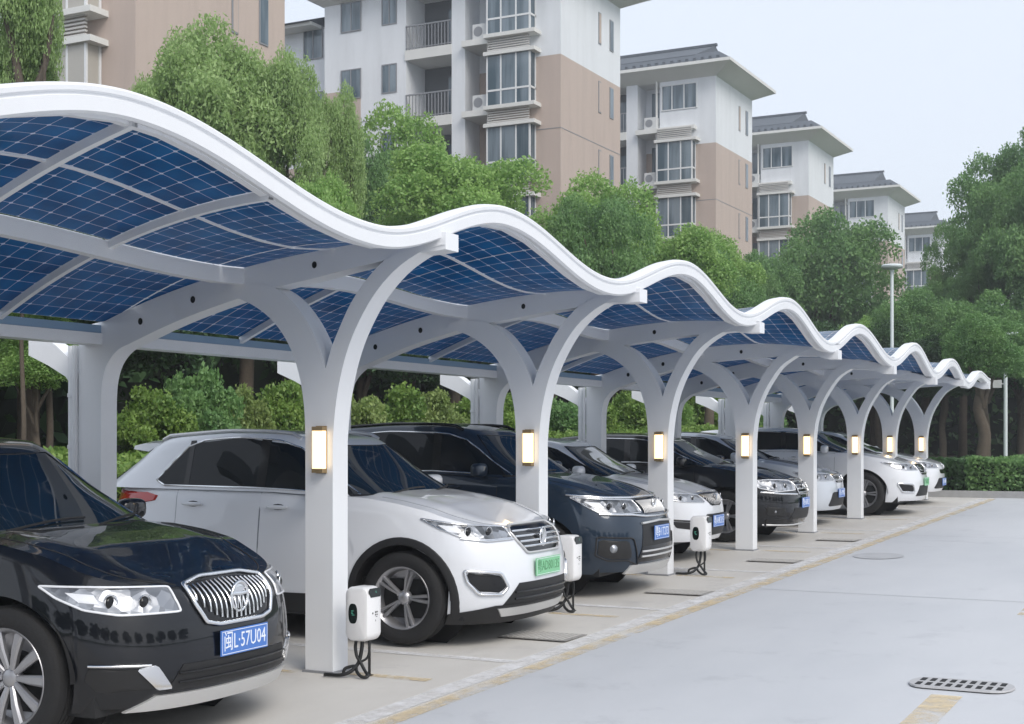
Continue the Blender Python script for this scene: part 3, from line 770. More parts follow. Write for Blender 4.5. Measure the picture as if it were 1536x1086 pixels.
    for side in (1,-1):
        mp=lambda x,z,s=side:SD(x,z,s)
        for (xa,xb_) in ((xd[0],xd[1]),(xd[1]-.008,xd[2])):
            zlo=P.get('sill',.30)
            if xb_==xd[2]:
                wl=xw[1]+Ra*.9; poly=[(xa,zlo),(xa,zh(xa)),(xb_,zh(xb_)),(xb_,zb(xw[1])+.05),(wl,rw+.20),(wl+.06,zlo)]
            else:
                ff=min(xa,xw[0]-Ra-.06); poly=[(ff,zlo),(xa,zlo+.25),(xa,zh(xa)),(xb_,zh(xb_)),(xb_,zlo)]
            mb=MB(); patch(mb,poly,mp,.0025,20,16); d=mb.obj('door',pm,t,50)
            mb=MB(); line(mb,poly,mp,.0035,.0005); mb.obj('door_gap',seam,d,60)
            hx=xb_+.17; hz=zt(hx)-.13
            p=SD(hx,hz,side); mb=MB(); mb.ell((p.x,p.y-side*.018,p.z),(.105,.016,.017),14,8,p=.8); mb.obj('handle',M['chrome'] if P.get('chrome_handle') else pm,d,60)
            mb=MB(); mb.ell((p.x,p.y-side*.001,p.z-.004),(.07,.006,.03),12,6); mb.obj('handle_recess',M['seam'],d,60)
        # character line
        mb=MB(); line(mb,[(xd[0]+.1,zh(0)-.19),(xd[2]-.2,zh(0)-.16)],mp,.004,.0,closed=False,dens=20)
    # wheels
    well=MB()
    for q in xw:
        for side in (1,-1):
            y1=-side*(hw-.03); y0=-side*(hw-.36)
            well.lathe([(Ra+.004,y0),(Ra+.004,y1)],(q,0,rw),'y',24,a0=0,a1=PI); well.add([(q+(Ra+.02)*math.cos(k),y0,rw+(Ra+.02)*math.sin(k)) for k in np.linspace(0,2*PI,25)[:-1]],[tuple(range(24))])
    well.box(-a+.35,a-.35,-hw+.12,hw-.12,.20,.50)
    well.box(xw[1]+Ra,xw[0]-Ra,-hw+.04,hw-.04,.19,.40)
    well.obj('underbody',M['blackp'],t)
    if P.get('clad'):
        for side in (1,-1):
            mp=lambda x,z,s=side:SD(x,z,s)
            for q in xw:
                rows=[]; mb=MB()
                lo=math.asin(max(-1,(P.get('zb',.22)-rw)/(Ra+.05)))
                for k in range(29):
                    an=lo+(PI-2*lo)*k/28; row=[]
                    for r_,of in ((Ra-.006,-.01),(Ra-.004,.012),(Ra+.02,.018),(Ra+.052,.012),(Ra+.056,-.002)):
                        x=q+r_*math.cos(an); z=max(.16,rw+r_*math.sin(an)); row.append(mp(x,z)+Vector((0,-side*of,0)))
                    rows.append(row)
                mb.grid(rows); mb.obj('arch_cladding',M['blackp'],t,40)
            for x0_,x1_ in ((xw[1]+Ra+.04,xw[0]-Ra-.04),):
                mb=MB(); patch(mb,[(x0_,P.get('zb',.22)+.0),(x0_,P.get('zb',.22)+.14),(x1_,P.get('zb',.22)+.14),(x1_,P.get('zb',.22))],mp,.012,30,4); mb.obj('sill_cladding',M['blackp'],t,40)
    if P.get('rails'):
        for side in (1,-1):
            mb=MB(); pth=[GH(PI/2,.99,side)*0+Vector((x,-side*(gw(1)-.035),zr_(x)+.022+ (0 if 0<k<19 else -.03))) for k,x in enumerate(np.linspace(xrr+.10,xrf-.10,20))]
            mb.tube(pth,.016,8); mb.obj('roof_rail',M['satin'] if P['rails']==1 else M['gloss_black'],t,60)
    if P.get('spoiler'):
        mb=MB(); rows=[]
        for k in range(13):
            y=-(wr_-.05)+2*(wr_-.05)*k/12; c=-.03*(abs(y)/wr_)**3
            z=zr_(xrr)+P.get('rc',.035)*(1-(y/wr_)**2)*.8+c
            rows.append([(xrr+.10,y,z-.005),(xrr-.10,y,z-.01),(xrr-.20,y,z-.03),(xrr-.21,y,z-.06),(xrr-.05,y,z-.08)])
        mb.grid(rows,closed_v=True); mb.add(rows[0],[(0,1,2,3,4)]); mb.add(rows[-1],[(0,1,2,3,4)]); mb.obj('spoiler',pm,t,50)
    wheel=make_wheel(P.get('spokes',10),rw,P.get('rimstyle',0),P.get('alloy','alloy'))
    k=0
    for q in xw:
        for side in (1,-1):
            wo=wheel if k==0 else copy_tree(wheel); wo.parent=t; wo.location=(q,-side*(hw-.125),rw); wo.rotation_euler=(0,R(13*k),PI if side==-1 else 0); k+=1
    # tail lamps
    for side in (1,-1):
        mb=MB(); zz=P.get('tz',.88); patch(mb,rnd([(side*(hw-.22),zz),(side*(hw+P.get('tl',.12)),zz+.03),(side*(hw+P.get('tl',.12)+.04),zz+.10),(side*(hw-.22),zz+.13)]),RT,.012,14,6); mb.obj('tail_lamp',M['red'],t,60)
    # ---------------- front fascia
    for it in P['front']:
        k=it[0]
        if k=='patch':
            _,nm,poly,m,off,rndk,both=it
            for s in ((1,-1) if both else (1,)):
                po=[(s*u,v) for u,v in (rnd(poly,3,rndk) if rndk else poly)]
                mb=MB(); patch(mb,po,FT,off,26,12); mb.obj(nm,M[m],t,50)
        elif k=='rim':
            _,nm,poly,m,r,off,rndk,both,closed=it
            for s in ((1,-1) if both else (1,)):
                po=[(s*u,v) for u,v in (rnd(poly,3,rndk) if rndk else poly)]
                mb=MB(); line(mb,po,FT,r,off,closed=closed,seg=8); mb.obj(nm,M[m],t,60)
        elif k=='lamp':
            _,nm,poly,dark=it
            for s in (1,-1):
                po=[(s*u,v) for u,v in rnd(poly,3,.1)]
                mb=MB(); patch(mb,po,FT,.004,26,12); hl=mb.obj('headlight',M['lens_dark'] if dark else M['lens'],t,50)
                us=[u for u,v in poly]; vs_=[v for u,v in poly]
                cu,cv=sum(us)/len(us),sum(vs_)/len(vs_); hh=(max(vs_)-min(vs_)); ww=max(us)-min(us)
                for f in (-.20,.04):
                    mb=MB(); p=FT(s*(cu+f*ww),cv-.01+.03*f); n=nrm(FT,s*(cu+f*ww),cv); mb.ell(tuple(p-n*.004),(.016,hh*.24,hh*.24),16,10); pj=mb.obj('projector',M['gloss_black'],hl,60); mb=MB(); mb.tube([tuple(p+n*.006+Vector((-n.y,n.x,0))*(hh*.25*math.cos(q))+Vector((0,0,hh*.25*math.sin(q)))) for q in np.linspace(0,2*PI,17)[:-1]],.0045,6,closed=True); mb.obj('projector_ring',M['chrome'],pj,60)
                mb=MB(); patch(mb,[(s*(cu+.12*ww),cv-.02),(s*(cu+.14*ww),cv+hh*.22),(s*(cu+.34*ww),cv+hh*.28),(s*(cu+.26*ww),cv-.01)],FT,.007,6,5); mb.obj('reflector',M['lens_bright'],hl,60)
                mb=MB(); line(mb,po,FT,.0065,.006,seg=8); mb.obj('lamp_surround',M['lens_bright'] if nm=='bright' else M['chrome'],hl,60)
        elif k=='vbars':
            _,nm,u0,u1,lo,hi,n_,r,m=it; mb=MB()
            for i in range(n_):
                u=u0+(u1-u0)*i/(n_-1); l,h=lo(u)+.008,hi(u)-.008
                if h-l<.02: continue
                mb.tube([FT(u,l+(h-l)*q)+Vector((.010+.012*math.sin(PI*q),0,0)) for q in np.linspace(0,1,7)],r,6)
            mb.obj(nm,M[m],t,60)
        elif k=='hbars':
            _,nm,zz,ul,r,m=it; mb=MB()
            for z in zz:
                u=ul(z); mb.tube([FT(-u+2*u*q,z)+Vector((.012,0,0)) for q in np.linspace(0,1,25)],r,6)
            mb.obj(nm,M[m],t,60)
        elif k=='fog':
            _,u,z,r=it
            for s in (1,-1):
                p=FT(s*u,z); mb=MB(); mb.ell(tuple(p-nrm(FT,s*u,z)*.030),(r*.95,r*.95,r*.95),18,12); mb.obj('fog_lamp',M['lens'],t,60)
        elif k=='plate':
            _,z,txt,kind=it; p=FT(0,z); w_,h_=(.44,.14) if kind=='blue' else (.48,.14)
            mb=MB(); mb.box(p.x+.012,p.x+.02,-w_/2,w_/2,z-h_/2,z+h_/2); pl=mb.obj('number_plate',M['plate_blue' if kind=='blue' else 'plate_green'],t)
            mb=MB(); mb.tube([(p.x+.021,y,zz_) for y,zz_ in ((-w_/2+.008,z-h_/2+.008),(w_/2-.008,z-h_/2+.008),(w_/2-.008,z+h_/2-.008),(-w_/2+.008,z+h_/2-.008))],.0022,4,closed=True); mb.obj('plate_border',M['plate_text'],pl)
            me=text_mesh(txt,.118 if kind=='blue' else .105); me.materials.clear(); me.materials.append(M['plate_text'] if kind=='blue' else M['plate_textg'])
            xsz=max(v.co.x for v in me.vertices)-min(v.co.x for v in me.vertices)
            o=link_mesh('plate_lettering',me,pl,(p.x+.0205,0,z)); o.rotation_euler=(PI/2,0,PI/2); o.scale=((w_-.05)/max(xsz,.01),1,1)
        elif k=='emblem':
            _,z,kind,s=it; p=FT(0,z)+Vector((.03,0,0)); mb=MB()
            el=lambda ry,rz,n=24:[(p.x,p.y+ry*math.cos(q),z+rz*math.sin(q)) for q in np.linspace(0,2*PI,n+1)[:-1]]
            if kind=='oval_bar':
                mb.tube(el(s,s*1.1),s*.13,8,closed=True); mb.tube([(p.x,-s*.95,z+s*.25),(p.x+.004,0,z+s*.20),(p.x,s*.95,z+s*.25)],s*.14,6)
                mb.ell((p.x-.004,0,z+s*.55),(.006,s*.75,s*.42))
                for q in (-.5,-.2,.1,.4): mb.tube([(p.x,q*s,z+.05*s),(p.x,q*s*.9,z-s*.85)],s*.05,5)
            elif kind=='oval_m':
                mb.tube(el(s,s*1.35),s*.14,8,closed=True)
                for q in (-.42,-.14,.14,.42): mb.tube([(p.x,q*s*1.2,z-s*.95),(p.x+.006,q*s*1.0,z+s*.2),(p.x,q*s*.8,z+s*1.05)],s*.11,6)
            elif kind=='shield':
                pts_=[(-.8,1),(.8,1),(.85,.2),(0,-1.4),(-.85,.2)]; mb.tube([(p.x,y*s,z+q*s) for y,q in pts_],s*.16,8,closed=True); mb.tube(el(s*.3,s*.4),s*.12,6,closed=True)
            elif kind=='wings':
                mb.tube([(p.x,-s*1.3,z+s*.8),(p.x+.004,0,z-s*.5),(p.x,s*1.3,z+s*.8)],s*.2,6); mb.tube([(p.x,-s*.6,z+s*.9),(p.x+.004,0,z+s*.2),(p.x,s*.6,z+s*.9)],s*.15,6)
            else: mb.tube(el(s,s*.7),s*.18,8,closed=True); mb.tube([(p.x,-s,z),(p.x,s,z)],s*.1,6)
            mb.obj('emblem',M['chrome'],t,60)
    return t
WH={}
def make_wheel(ns,rw,style,alloy):
    key=(ns,rw,style,alloy)
    if key in WH: return copy_tree(WH[key])
    k=rw/.36
    w=MB(); w.lathe([(.0,.02),(.17*k,.02),(.17*k,.035),(.0,.035)],(0,0,0),'y',24); wo=w.obj('wheel',M['disc'],None,40)
    b=MB(); rim=.245*k if style!=1 else .235*k
    b.lathe([(rim-.005,-.085),(rim+.012,-.10),(rim+.05*k,-.112),(rw-.035,-.108),(rw-.012,-.092),(rw,-.06),(rw+.001,0),(rw,.06),(rw-.012,.092),(rw-.035,.105),(rim+.05,.10),(rim,.08)],(0,0,0),'y',56)
    for y in (-.045,-.015,.015,.045): b.lathe([(rw+.003,y-.002),(rw-.004,y),(rw+.003,y+.002)],(0,0,0),'y',56)
    b.obj('tyre',M['rubber'],wo,30)
    b=MB(); b.lathe([(rim-.03,.07),(rim-.025,-.04),(rim-.012,-.085),(rim+.006,-.102),(rim+.012,-.094)],(0,0,0),'y',56)
    b.lathe([(rim-.02,.0),(.06,.035)],(0,0,0),'y',40)
    def spoke(an,w0,w1,r0,r1,y0,y1,th=.022):
        ca,sa=math.cos(an),math.sin(an); vs=[]
        for r_,w_,y_ in ((r0,w0,y0),((r0+r1)/2,(w0*.45+w1*.55),y0*.4+y1*.6-.006),(r1,w1,y1)):
            for s_,yy in ((-1,y_),(-.6,y_-.010),(.6,y_-.010),(1,y_),(1,y_+th),(-1,y_+th)):
                x,z=r_,s_*w_/2; vs.append((x*ca-z*sa,yy,x*sa+z*ca))
        fs=[]
        for i in range(2):
            for j in range(6): fs.append((i*6+j,i*6+(j+1)%6,(i+1)*6+(j+1)%6,(i+1)*6+j))
        fs+=[(5,4,3,2,1,0),(12,13,14,15,16,17)]; b.add(vs,fs)
    if style==0:      # ten broad spokes in a turbine layout
        for i in range(ns): spoke(2*PI*i/ns,.030*k,.060*k,.045*k,rim-.008,-.060,-.078)
    elif style==1:    # paired slim spokes
        for i in range(ns):
            for d in (-.11,.11): spoke(2*PI*i/ns+d,.020*k,.030*k,.045*k,rim-.008,-.055,-.080)
    else:
        for i in range(ns): spoke(2*PI*i/ns,.026*k,.034*k,.045*k,rim-.008,-.058,-.080)
    b.obj('rim',M[alloy],wo,35)
    b=MB(); b.lathe([(0,-.078),(.03,-.078),(.042*k,-.068),(.055*k,-.058),(.06*k,-.03)],(0,0,0),'y',24)
    for i in range(5):
        an=2*PI*i/5+.3; b.ell((.044*k*math.cos(an)*1.25,-.062,.044*k*math.sin(an)*1.25),(.007,.008,.007),8,5)
    b.obj('hub_cap',M[alloy],wo,50)
    WH[key]=wo
    return wo
# ------------------------------------------------------------------ the parked cars
NOSE=[(.12,.14),(.22,.07),(.32,.02),(.45,.0),(.58,.005),(.70,.025),(.78,.05),(.86,.10),(.93,.17),(1.0,.24)]
TAIL=[(.15,.12),(.35,.02),(.55,0),(.75,.03),(.95,.08),(1.1,.14)]
def tops(a,zn,zc,zr): return [(-a,zr-.02),(-a+.3,zr),(0,zc+.05),(a-1.05,zc),(a-.75,zc-.035),(a-.45,zc-.09),(a-.22,zn+.03),(a-.08,zn-.01),(a,zn-.04)]
def roofs(xf,xr,H): return [(xr-.5,H-.16),(xr,H-.09),(xr*.5+xf*.5,H-.035),(xf-.3,H-.045),(xf,H-.085),(xf+.3,H-.15)]
def base(L,W,H,zn,zc,zr,ov,wb,rw,xwb,xrf,xrr,xrb,**k):
    a=L/2; d=dict(L=L,W=W,H=H,ov=ov,wb=wb,rw=rw,nose=NOSE,tail=TAIL,top=tops(a,zn,zc,zr),gh=(a-xwb,a-xrf,-a+xrr,-a+xrb),roof=roofs(a-xrf,-a+xrr,H))
    d.update(k); return d
c1=base(4.6,1.86,1.71,.885,1.12,1.10,.88,2.72,.385,1.12,1.98,.75,.12,paint='p_black',spokes=10,rimstyle=0,xB=.0,crown=.03,
 front=[
 ('patch','grille',[(-.365,.86),(-.35,.76),(-.29,.665),(-.2,.645),(.2,.645),(.29,.665),(.35,.76),(.365,.86),(.2,.885),(-.2,.885)],'gloss_black',.004,.12,False),
 ('vbars','grille_slats',-.335,.335,lambda u:.655+.16*(abs(u)/.37)**3,lambda u:.885-.02*abs(u)/.4,17,.0052,'chrome'),
 ('rim','grille_surround',[(-.37,.862),(-.355,.76),(-.295,.662),(-.2,.640),(.2,.640),(.295,.662),(.355,.76),(.37,.862),(.2,.890),(-.2,.890)],'chrome',.013,.012,.12,False,True),
 ('emblem',.775,'oval_bar',.075),
 ('lamp','bright',[(.47,.862),(.47,.80),(.455,.735),(.80,.735),(.98,.765),(1.12,.825),(1.20,.885),(.9,.880)],False),
 ('patch','lower_grille',[(-.56,.32),(-.47,.455),(.47,.455),(.56,.32)],'blackp',.004,0,False),
 ('hbars','lower_bars',[.36,.41],lambda z:.50,.006,'gloss_black'),
 ('patch','fog_recess',[(.58,.34),(.62,.45),(.98,.465),(1.0,.40),(.92,.33)],'blackp',.004,.1,True),
 ('rim','fog_trim',[(.66,.470),(.98,.478)],'chrome',.008,.010,0,True,False),
 ('patch','fog_blade',[(.53,.335),(.62,.335),(.74,.455),(.63,.47)],'chrome',.014,.1,True),
 ('patch','skid_trim',[(-.78,.225),(-.62,.305),(.62,.305),(.78,.225)],'satin',.016,0,False),
 ('plate',.535,'闽L·57U04','blue')])
c2=base(4.02,1.86,1.67,.915,1.12,1.19,.83,2.42,.36,1.08,1.82,.60,.06,dlo_r=(-1.20,-.96),dr=.98,paint='p_white',spokes=5,rimstyle=1,clad=1,rails=1,spoiler=1,h1=.90,xB=-.10,kick=-.02,xC=-.86,tz=1.03,tl=.42,
 front=[
 ('patch','grille',[(-.43,.855),(-.40,.79),(-.30,.70),(.30,.70),(.40,.79),(.43,.855),(.37,.90),(-.37,.90)],'gloss_black',.004,.1,False),
 ('hbars','grille_bars',[.865,.825,.785,.745],lambda z:.31+.10*min(1,(z-.70)/.12),.0095,'chrome'),
 ('rim','grille_surround',[(-.44,.855),(-.41,.79),(-.31,.692),(.31,.692),(.41,.79),(.44,.855),(.375,.905),(-.375,.905)],'satin',.010,.010,.1,False,True),
 ('emblem',.805,'oval_m',.055),
 ('lamp','',[(.46,.90),(.455,.815),(.72,.81),(.92,.835),(1.06,.90),(1.17,.975),(.85,.925)],True),
 ('rim','lamp_blade',[(.44,.805),(.72,.798),(.93,.823)],'chrome',.007,.010,0,True,False),
 ('patch','fog_recess',[(.66,.41),(.60,.45),(.66,.545),(.93,.57),(.91,.50),(.83,.42)],'gloss_black',.004,.15,True),
 ('rim','fog_surround',[(.64,.395),(.585,.45),(.65,.56),(.95,.585),(.93,.50),(.84,.405)],'chrome',.013,.008,.15,True,True),
 ('patch','lower_grille',[(-.62,.30),(-.45,.47),(.45,.47),(.62,.30)],'blackp',.004,0,False),
 ('hbars','lower_bars',[.35,.40],lambda z:.50,.009,'gloss_black'),
 ('patch','lower_apron',[(-1.05,.17),(-1.05,.25),(-.68,.31),(.68,.31),(1.05,.25),(1.05,.17)],'blackp',.010,0,False),
 ('patch','skid_trim',[(-.60,.225),(-.66,.29),(.66,.29),(.60,.225)],'satin',.020,.0,False),
 ('plate',.575,'粤AD80135','green')])
c3=base(4.2,1.86,1.70,.96,1.14,1.12,.93,2.5,.37,1.10,1.80,.55,.10,paint='p_blue',spokes=5,rimstyle=1,clad=0,rails=2,xB=.05,
 front=[
 ('patch','grille',[(-.33,.925),(-.30,.79),(.30,.79),(.33,.925)],'gloss_black',.004,.1,False),
 ('vbars','grille_slats',-.30,.30,lambda u:.79,lambda u:.925,19,.005,'satin'),
 ('emblem',.865,'shield',.055),
 ('rim','grille_wing',[(-1.14,.985),(-.75,.95),(-.36,.94),(0,.945),(.36,.94),(.75,.95),(1.14,.985)],'chrome',.014,.010,0,False,False),
 ('rim','grille_wing',[(-.92,.80),(-.55,.785),(-.30,.765),(0,.76),(.30,.765),(.55,.785),(.92,.80)],'chrome',.012,.010,0,False,False),
 ('lamp','',[(.37,.925),(.36,.805),(.65,.80),(.92,.815),(1.02,.88),(1.12,.965),(.75,.935)],True),
 ('patch','bumper_panel',[(-.46,.44),(-.40,.70),(.40,.70),(.46,.44)],'blackp',.004,0,False),
 ('rim','bumper_bar',[(-.42,.70),(0,.715),(.42,.70)],'satin',.012,.010,0,False,False),
 ('patch','lower_grille',[(-.52,.33),(-.44,.48),(.44,.48),(.52,.33)],'gloss_black',.007,0,False),
 ('hbars','lower_bars',[.38,.43],lambda z:.46,.010,'satin'),
 ('patch','fog_recess',[(.60,.37),(.64,.54),(.96,.56),(.98,.42),(.86,.37)],'blackp',.004,.12,True),
 ('rim','fog_surround',[(.50,.30),(.58,.565),(.98,.585),(1.0,.41),(.87,.355),(.66,.355)],'seam',.008,.006,.1,True,True),
 ('fog',.82,.47,.055),
 ('patch','skid_trim',[(-.66,.225),(-.60,.31),(.60,.31),(.66,.225)],'satin',.018,0,False),
 ('plate',.60,'粤B·1T273','blue')])
c4=base(4.3,1.78,1.50,.80,1.00,.98,.86,2.58,.33,1.0,1.85,.62,.12,paint='p_white',spokes=10,rimstyle=2,xB=.05,chrome=0,nm=(10,2.4),
 front=[
 ('patch','grille',[(-.40,.80),(-.20,.655),(.20,.655),(.40,.80),(.2,.81),(-.2,.81)],'gloss_black',.004,.1,False),
 ('vbars','grille_slats',-.34,.34,lambda u:.655+.1*(abs(u)/.36)**2,lambda u:.80,15,.004,'satin'),
 ('emblem',.745,'wings',.055),
 ('rim','grille_top',[(-.42,.815),(0,.825),(.42,.815)],'chrome',.010,.010,0,False,False),
 ('lamp','',[(.43,.79),(.36,.70),(.75,.715),(1.0,.76),(1.12,.83),(.8,.815)],False),
 ('patch','lower_grille',[(-.50,.30),(-.38,.56),(.38,.56),(.50,.30)],'blackp',.004,.05,False),
 ('patch','fog_recess',[(.60,.38),(.62,.47),(.92,.49),(.86,.41)],'blackp',.004,.1,True),
 ('rim','fog_trim',[(.62,.485),(.92,.505)],'gloss_black',.010,.006,0,True,False),
 ('plate',.47,'粤A·8K315','blue')])
c5=base(4.6,1.82,1.50,.82,1.02,1.0,.90,2.70,.345,1.05,1.92,.95,.35,paint='p_black',spokes=5,rimstyle=1,xB=.0,
 front=[
 ('patch','grille',[(-.34,.83),(-.28,.65),(.28,.65),(.34,.83)],'gloss_black',.004,.1,False),
 ('hbars','grille_bars',[.815,.765,.715,.665],lambda z:.30,.010,'chrome'),
 ('rim','grille_surround',[(-.36,.84),(-.28,.64),(.28,.64),(.36,.84)],'chrome',.009,.010,.1,False,True),
 ('emblem',.75,'ring',.05),
 ('lamp','bright',[(.37,.83),(.36,.70),(.78,.685),(1.0,.73),(1.15,.83),(.8,.845)],False),
 ('rim','lamp_blade',[(.34,.64),(.7,.655),(1.0,.68)],'chrome',.016,.008,0,True,False),
 ('patch','lower_grille',[(-.52,.30),(-.42,.45),(.42,.45),(.52,.30)],'blackp',.004,0,False),
 ('patch','fog_recess',[(.60,.34),(.64,.46),(.95,.48),(.90,.36)],'blackp',.004,.1,True),('fog',.80,.41,.04),
 ('rim','lip',[(-.95,.235),(-.5,.225),(.5,.225),(.95,.235)],'satin',.012,.010,0,False,False),
 ('plate',.52,'粤B·60R21','blue')])
c6=base(4.35,1.80,1.48,.82,1.00,.98,.88,2.62,.335,1.0,1.85,.62,.12,paint='p_silver',spokes=10,rimstyle=2,xB=.05,chrome=0,nm=(10,2.5),
 front=[
 ('patch','grille',[(-.33,.80),(-.22,.66),(.22,.66),(.33,.80)],'gloss_black',.004,.1,False),
 ('hbars','grille_bars',[.775,.705],lambda z:.28,.014,'chrome'),
 ('emblem',.74,'ring',.055),
 ('lamp','',[(.36,.80),(.33,.70),(.75,.70),(1.0,.75),(1.12,.84),(.8,.82)],False),
 ('patch','lower_grille',[(-.54,.30),(-.42,.52),(.42,.52),(.54,.30)],'blackp',.004,.05,False),
 ('plate',.50,'粤A·3M982','blue')])
c7=base(4.6,1.84,1.52,.86,1.05,1.03,.92,2.70,.365,1.10,1.92,.60,.12,paint='p_white',spokes=5,rimstyle=1,xB=.05,kick=-.02,
 front=[
 ('patch','grille',[(-.40,.83),(-.28,.68),(.28,.68),(.40,.83),(.3,.86),(-.3,.86)],'gloss_black',.004,.1,False),
 ('hbars','grille_bars',[.835,.795,.755,.715],lambda z:.30,.008,'chrome'),
 ('emblem',.77,'oval_m',.05),
 ('lamp','',[(.44,.85),(.42,.76),(.72,.76),(.92,.79),(1.14,.90),(.85,.875)],True),
 ('patch','fog_recess',[(.62,.40),(.66,.51),(.94,.53),(.86,.41)],'gloss_black',.004,.15,True),
 ('rim','fog_surround',[(.60,.385),(.65,.525),(.96,.545),(.87,.395)],'chrome',.012,.008,.15,True,True),
 ('patch','lower_grille',[(-.54,.32),(-.42,.50),(.42,.50),(.54,.32)],'blackp',.004,0,False),
 ('plate',.56,'粤A·D5527','green')])
c8=base(4.3,1.76,1.42,.80,.96,.95,.85,2.58,.32,1.0,1.85,.80,.25,paint='p_white',spokes=10,rimstyle=2,xB=.05,chrome=0,nm=(10,2.4),
 front=[
 ('patch','grille',[(-.33,.66),(-.28,.58),(.28,.58),(.33,.66)],'gloss_black',.004,.1,False),
 ('lamp','',[(.40,.76),(.40,.69),(.75,.69),(1.0,.74),(1.10,.82),(.8,.80)],True),
 ('patch','lower_grille',[(-.56,.30),(-.40,.50),(.40,.50),(.56,.30)],'blackp',.004,.05,False),
 ('emblem',.71,'ring',.05),
 ('plate',.42,'粤A·1N604','blue')])
CARS=[('parked_car',c1,-4.99,6.28,'glossy black crossover with vertical chrome grille slats and blue plate, nearest the camera','car'),
('parked_suv',c2,-4.94,10.12,'white SUV with horizontal chrome grille bars and a green number plate, behind the nearest column','suv'),
('parked_suv',c3,-5.15,13.17,'dark blue SUV with shield emblem and silver bumper trim, between second and third columns','suv'),
('parked_car',c4,-5.67,16.40,'white hatchback with winged emblem, behind the third charging box','car'),
('parked_car',c5,-5.42,19.40,'black saloon with chrome barred grille and bright headlamps, between fourth and fifth columns','car'),
('parked_car',c6,-5.62,22.20,'silver hatchback with two thick grille bars, between the black saloon and the far white estate','car'),
('parked_suv',c7,-4.84,25.00,'white estate car with multi-bar grille and exposed front wheel, second from the hedge end','car'),
('parked_car',c8,-5.06,27.85,'low white car last in the row, nearest the clipped hedge','car')]
for nm,P,xn,yc,lab,cat in CARS:
    make_car(nm,P,(xn-P['L']/2,yc,gz(yc)),lab,cat,'cars parked nose out under the solar carport')
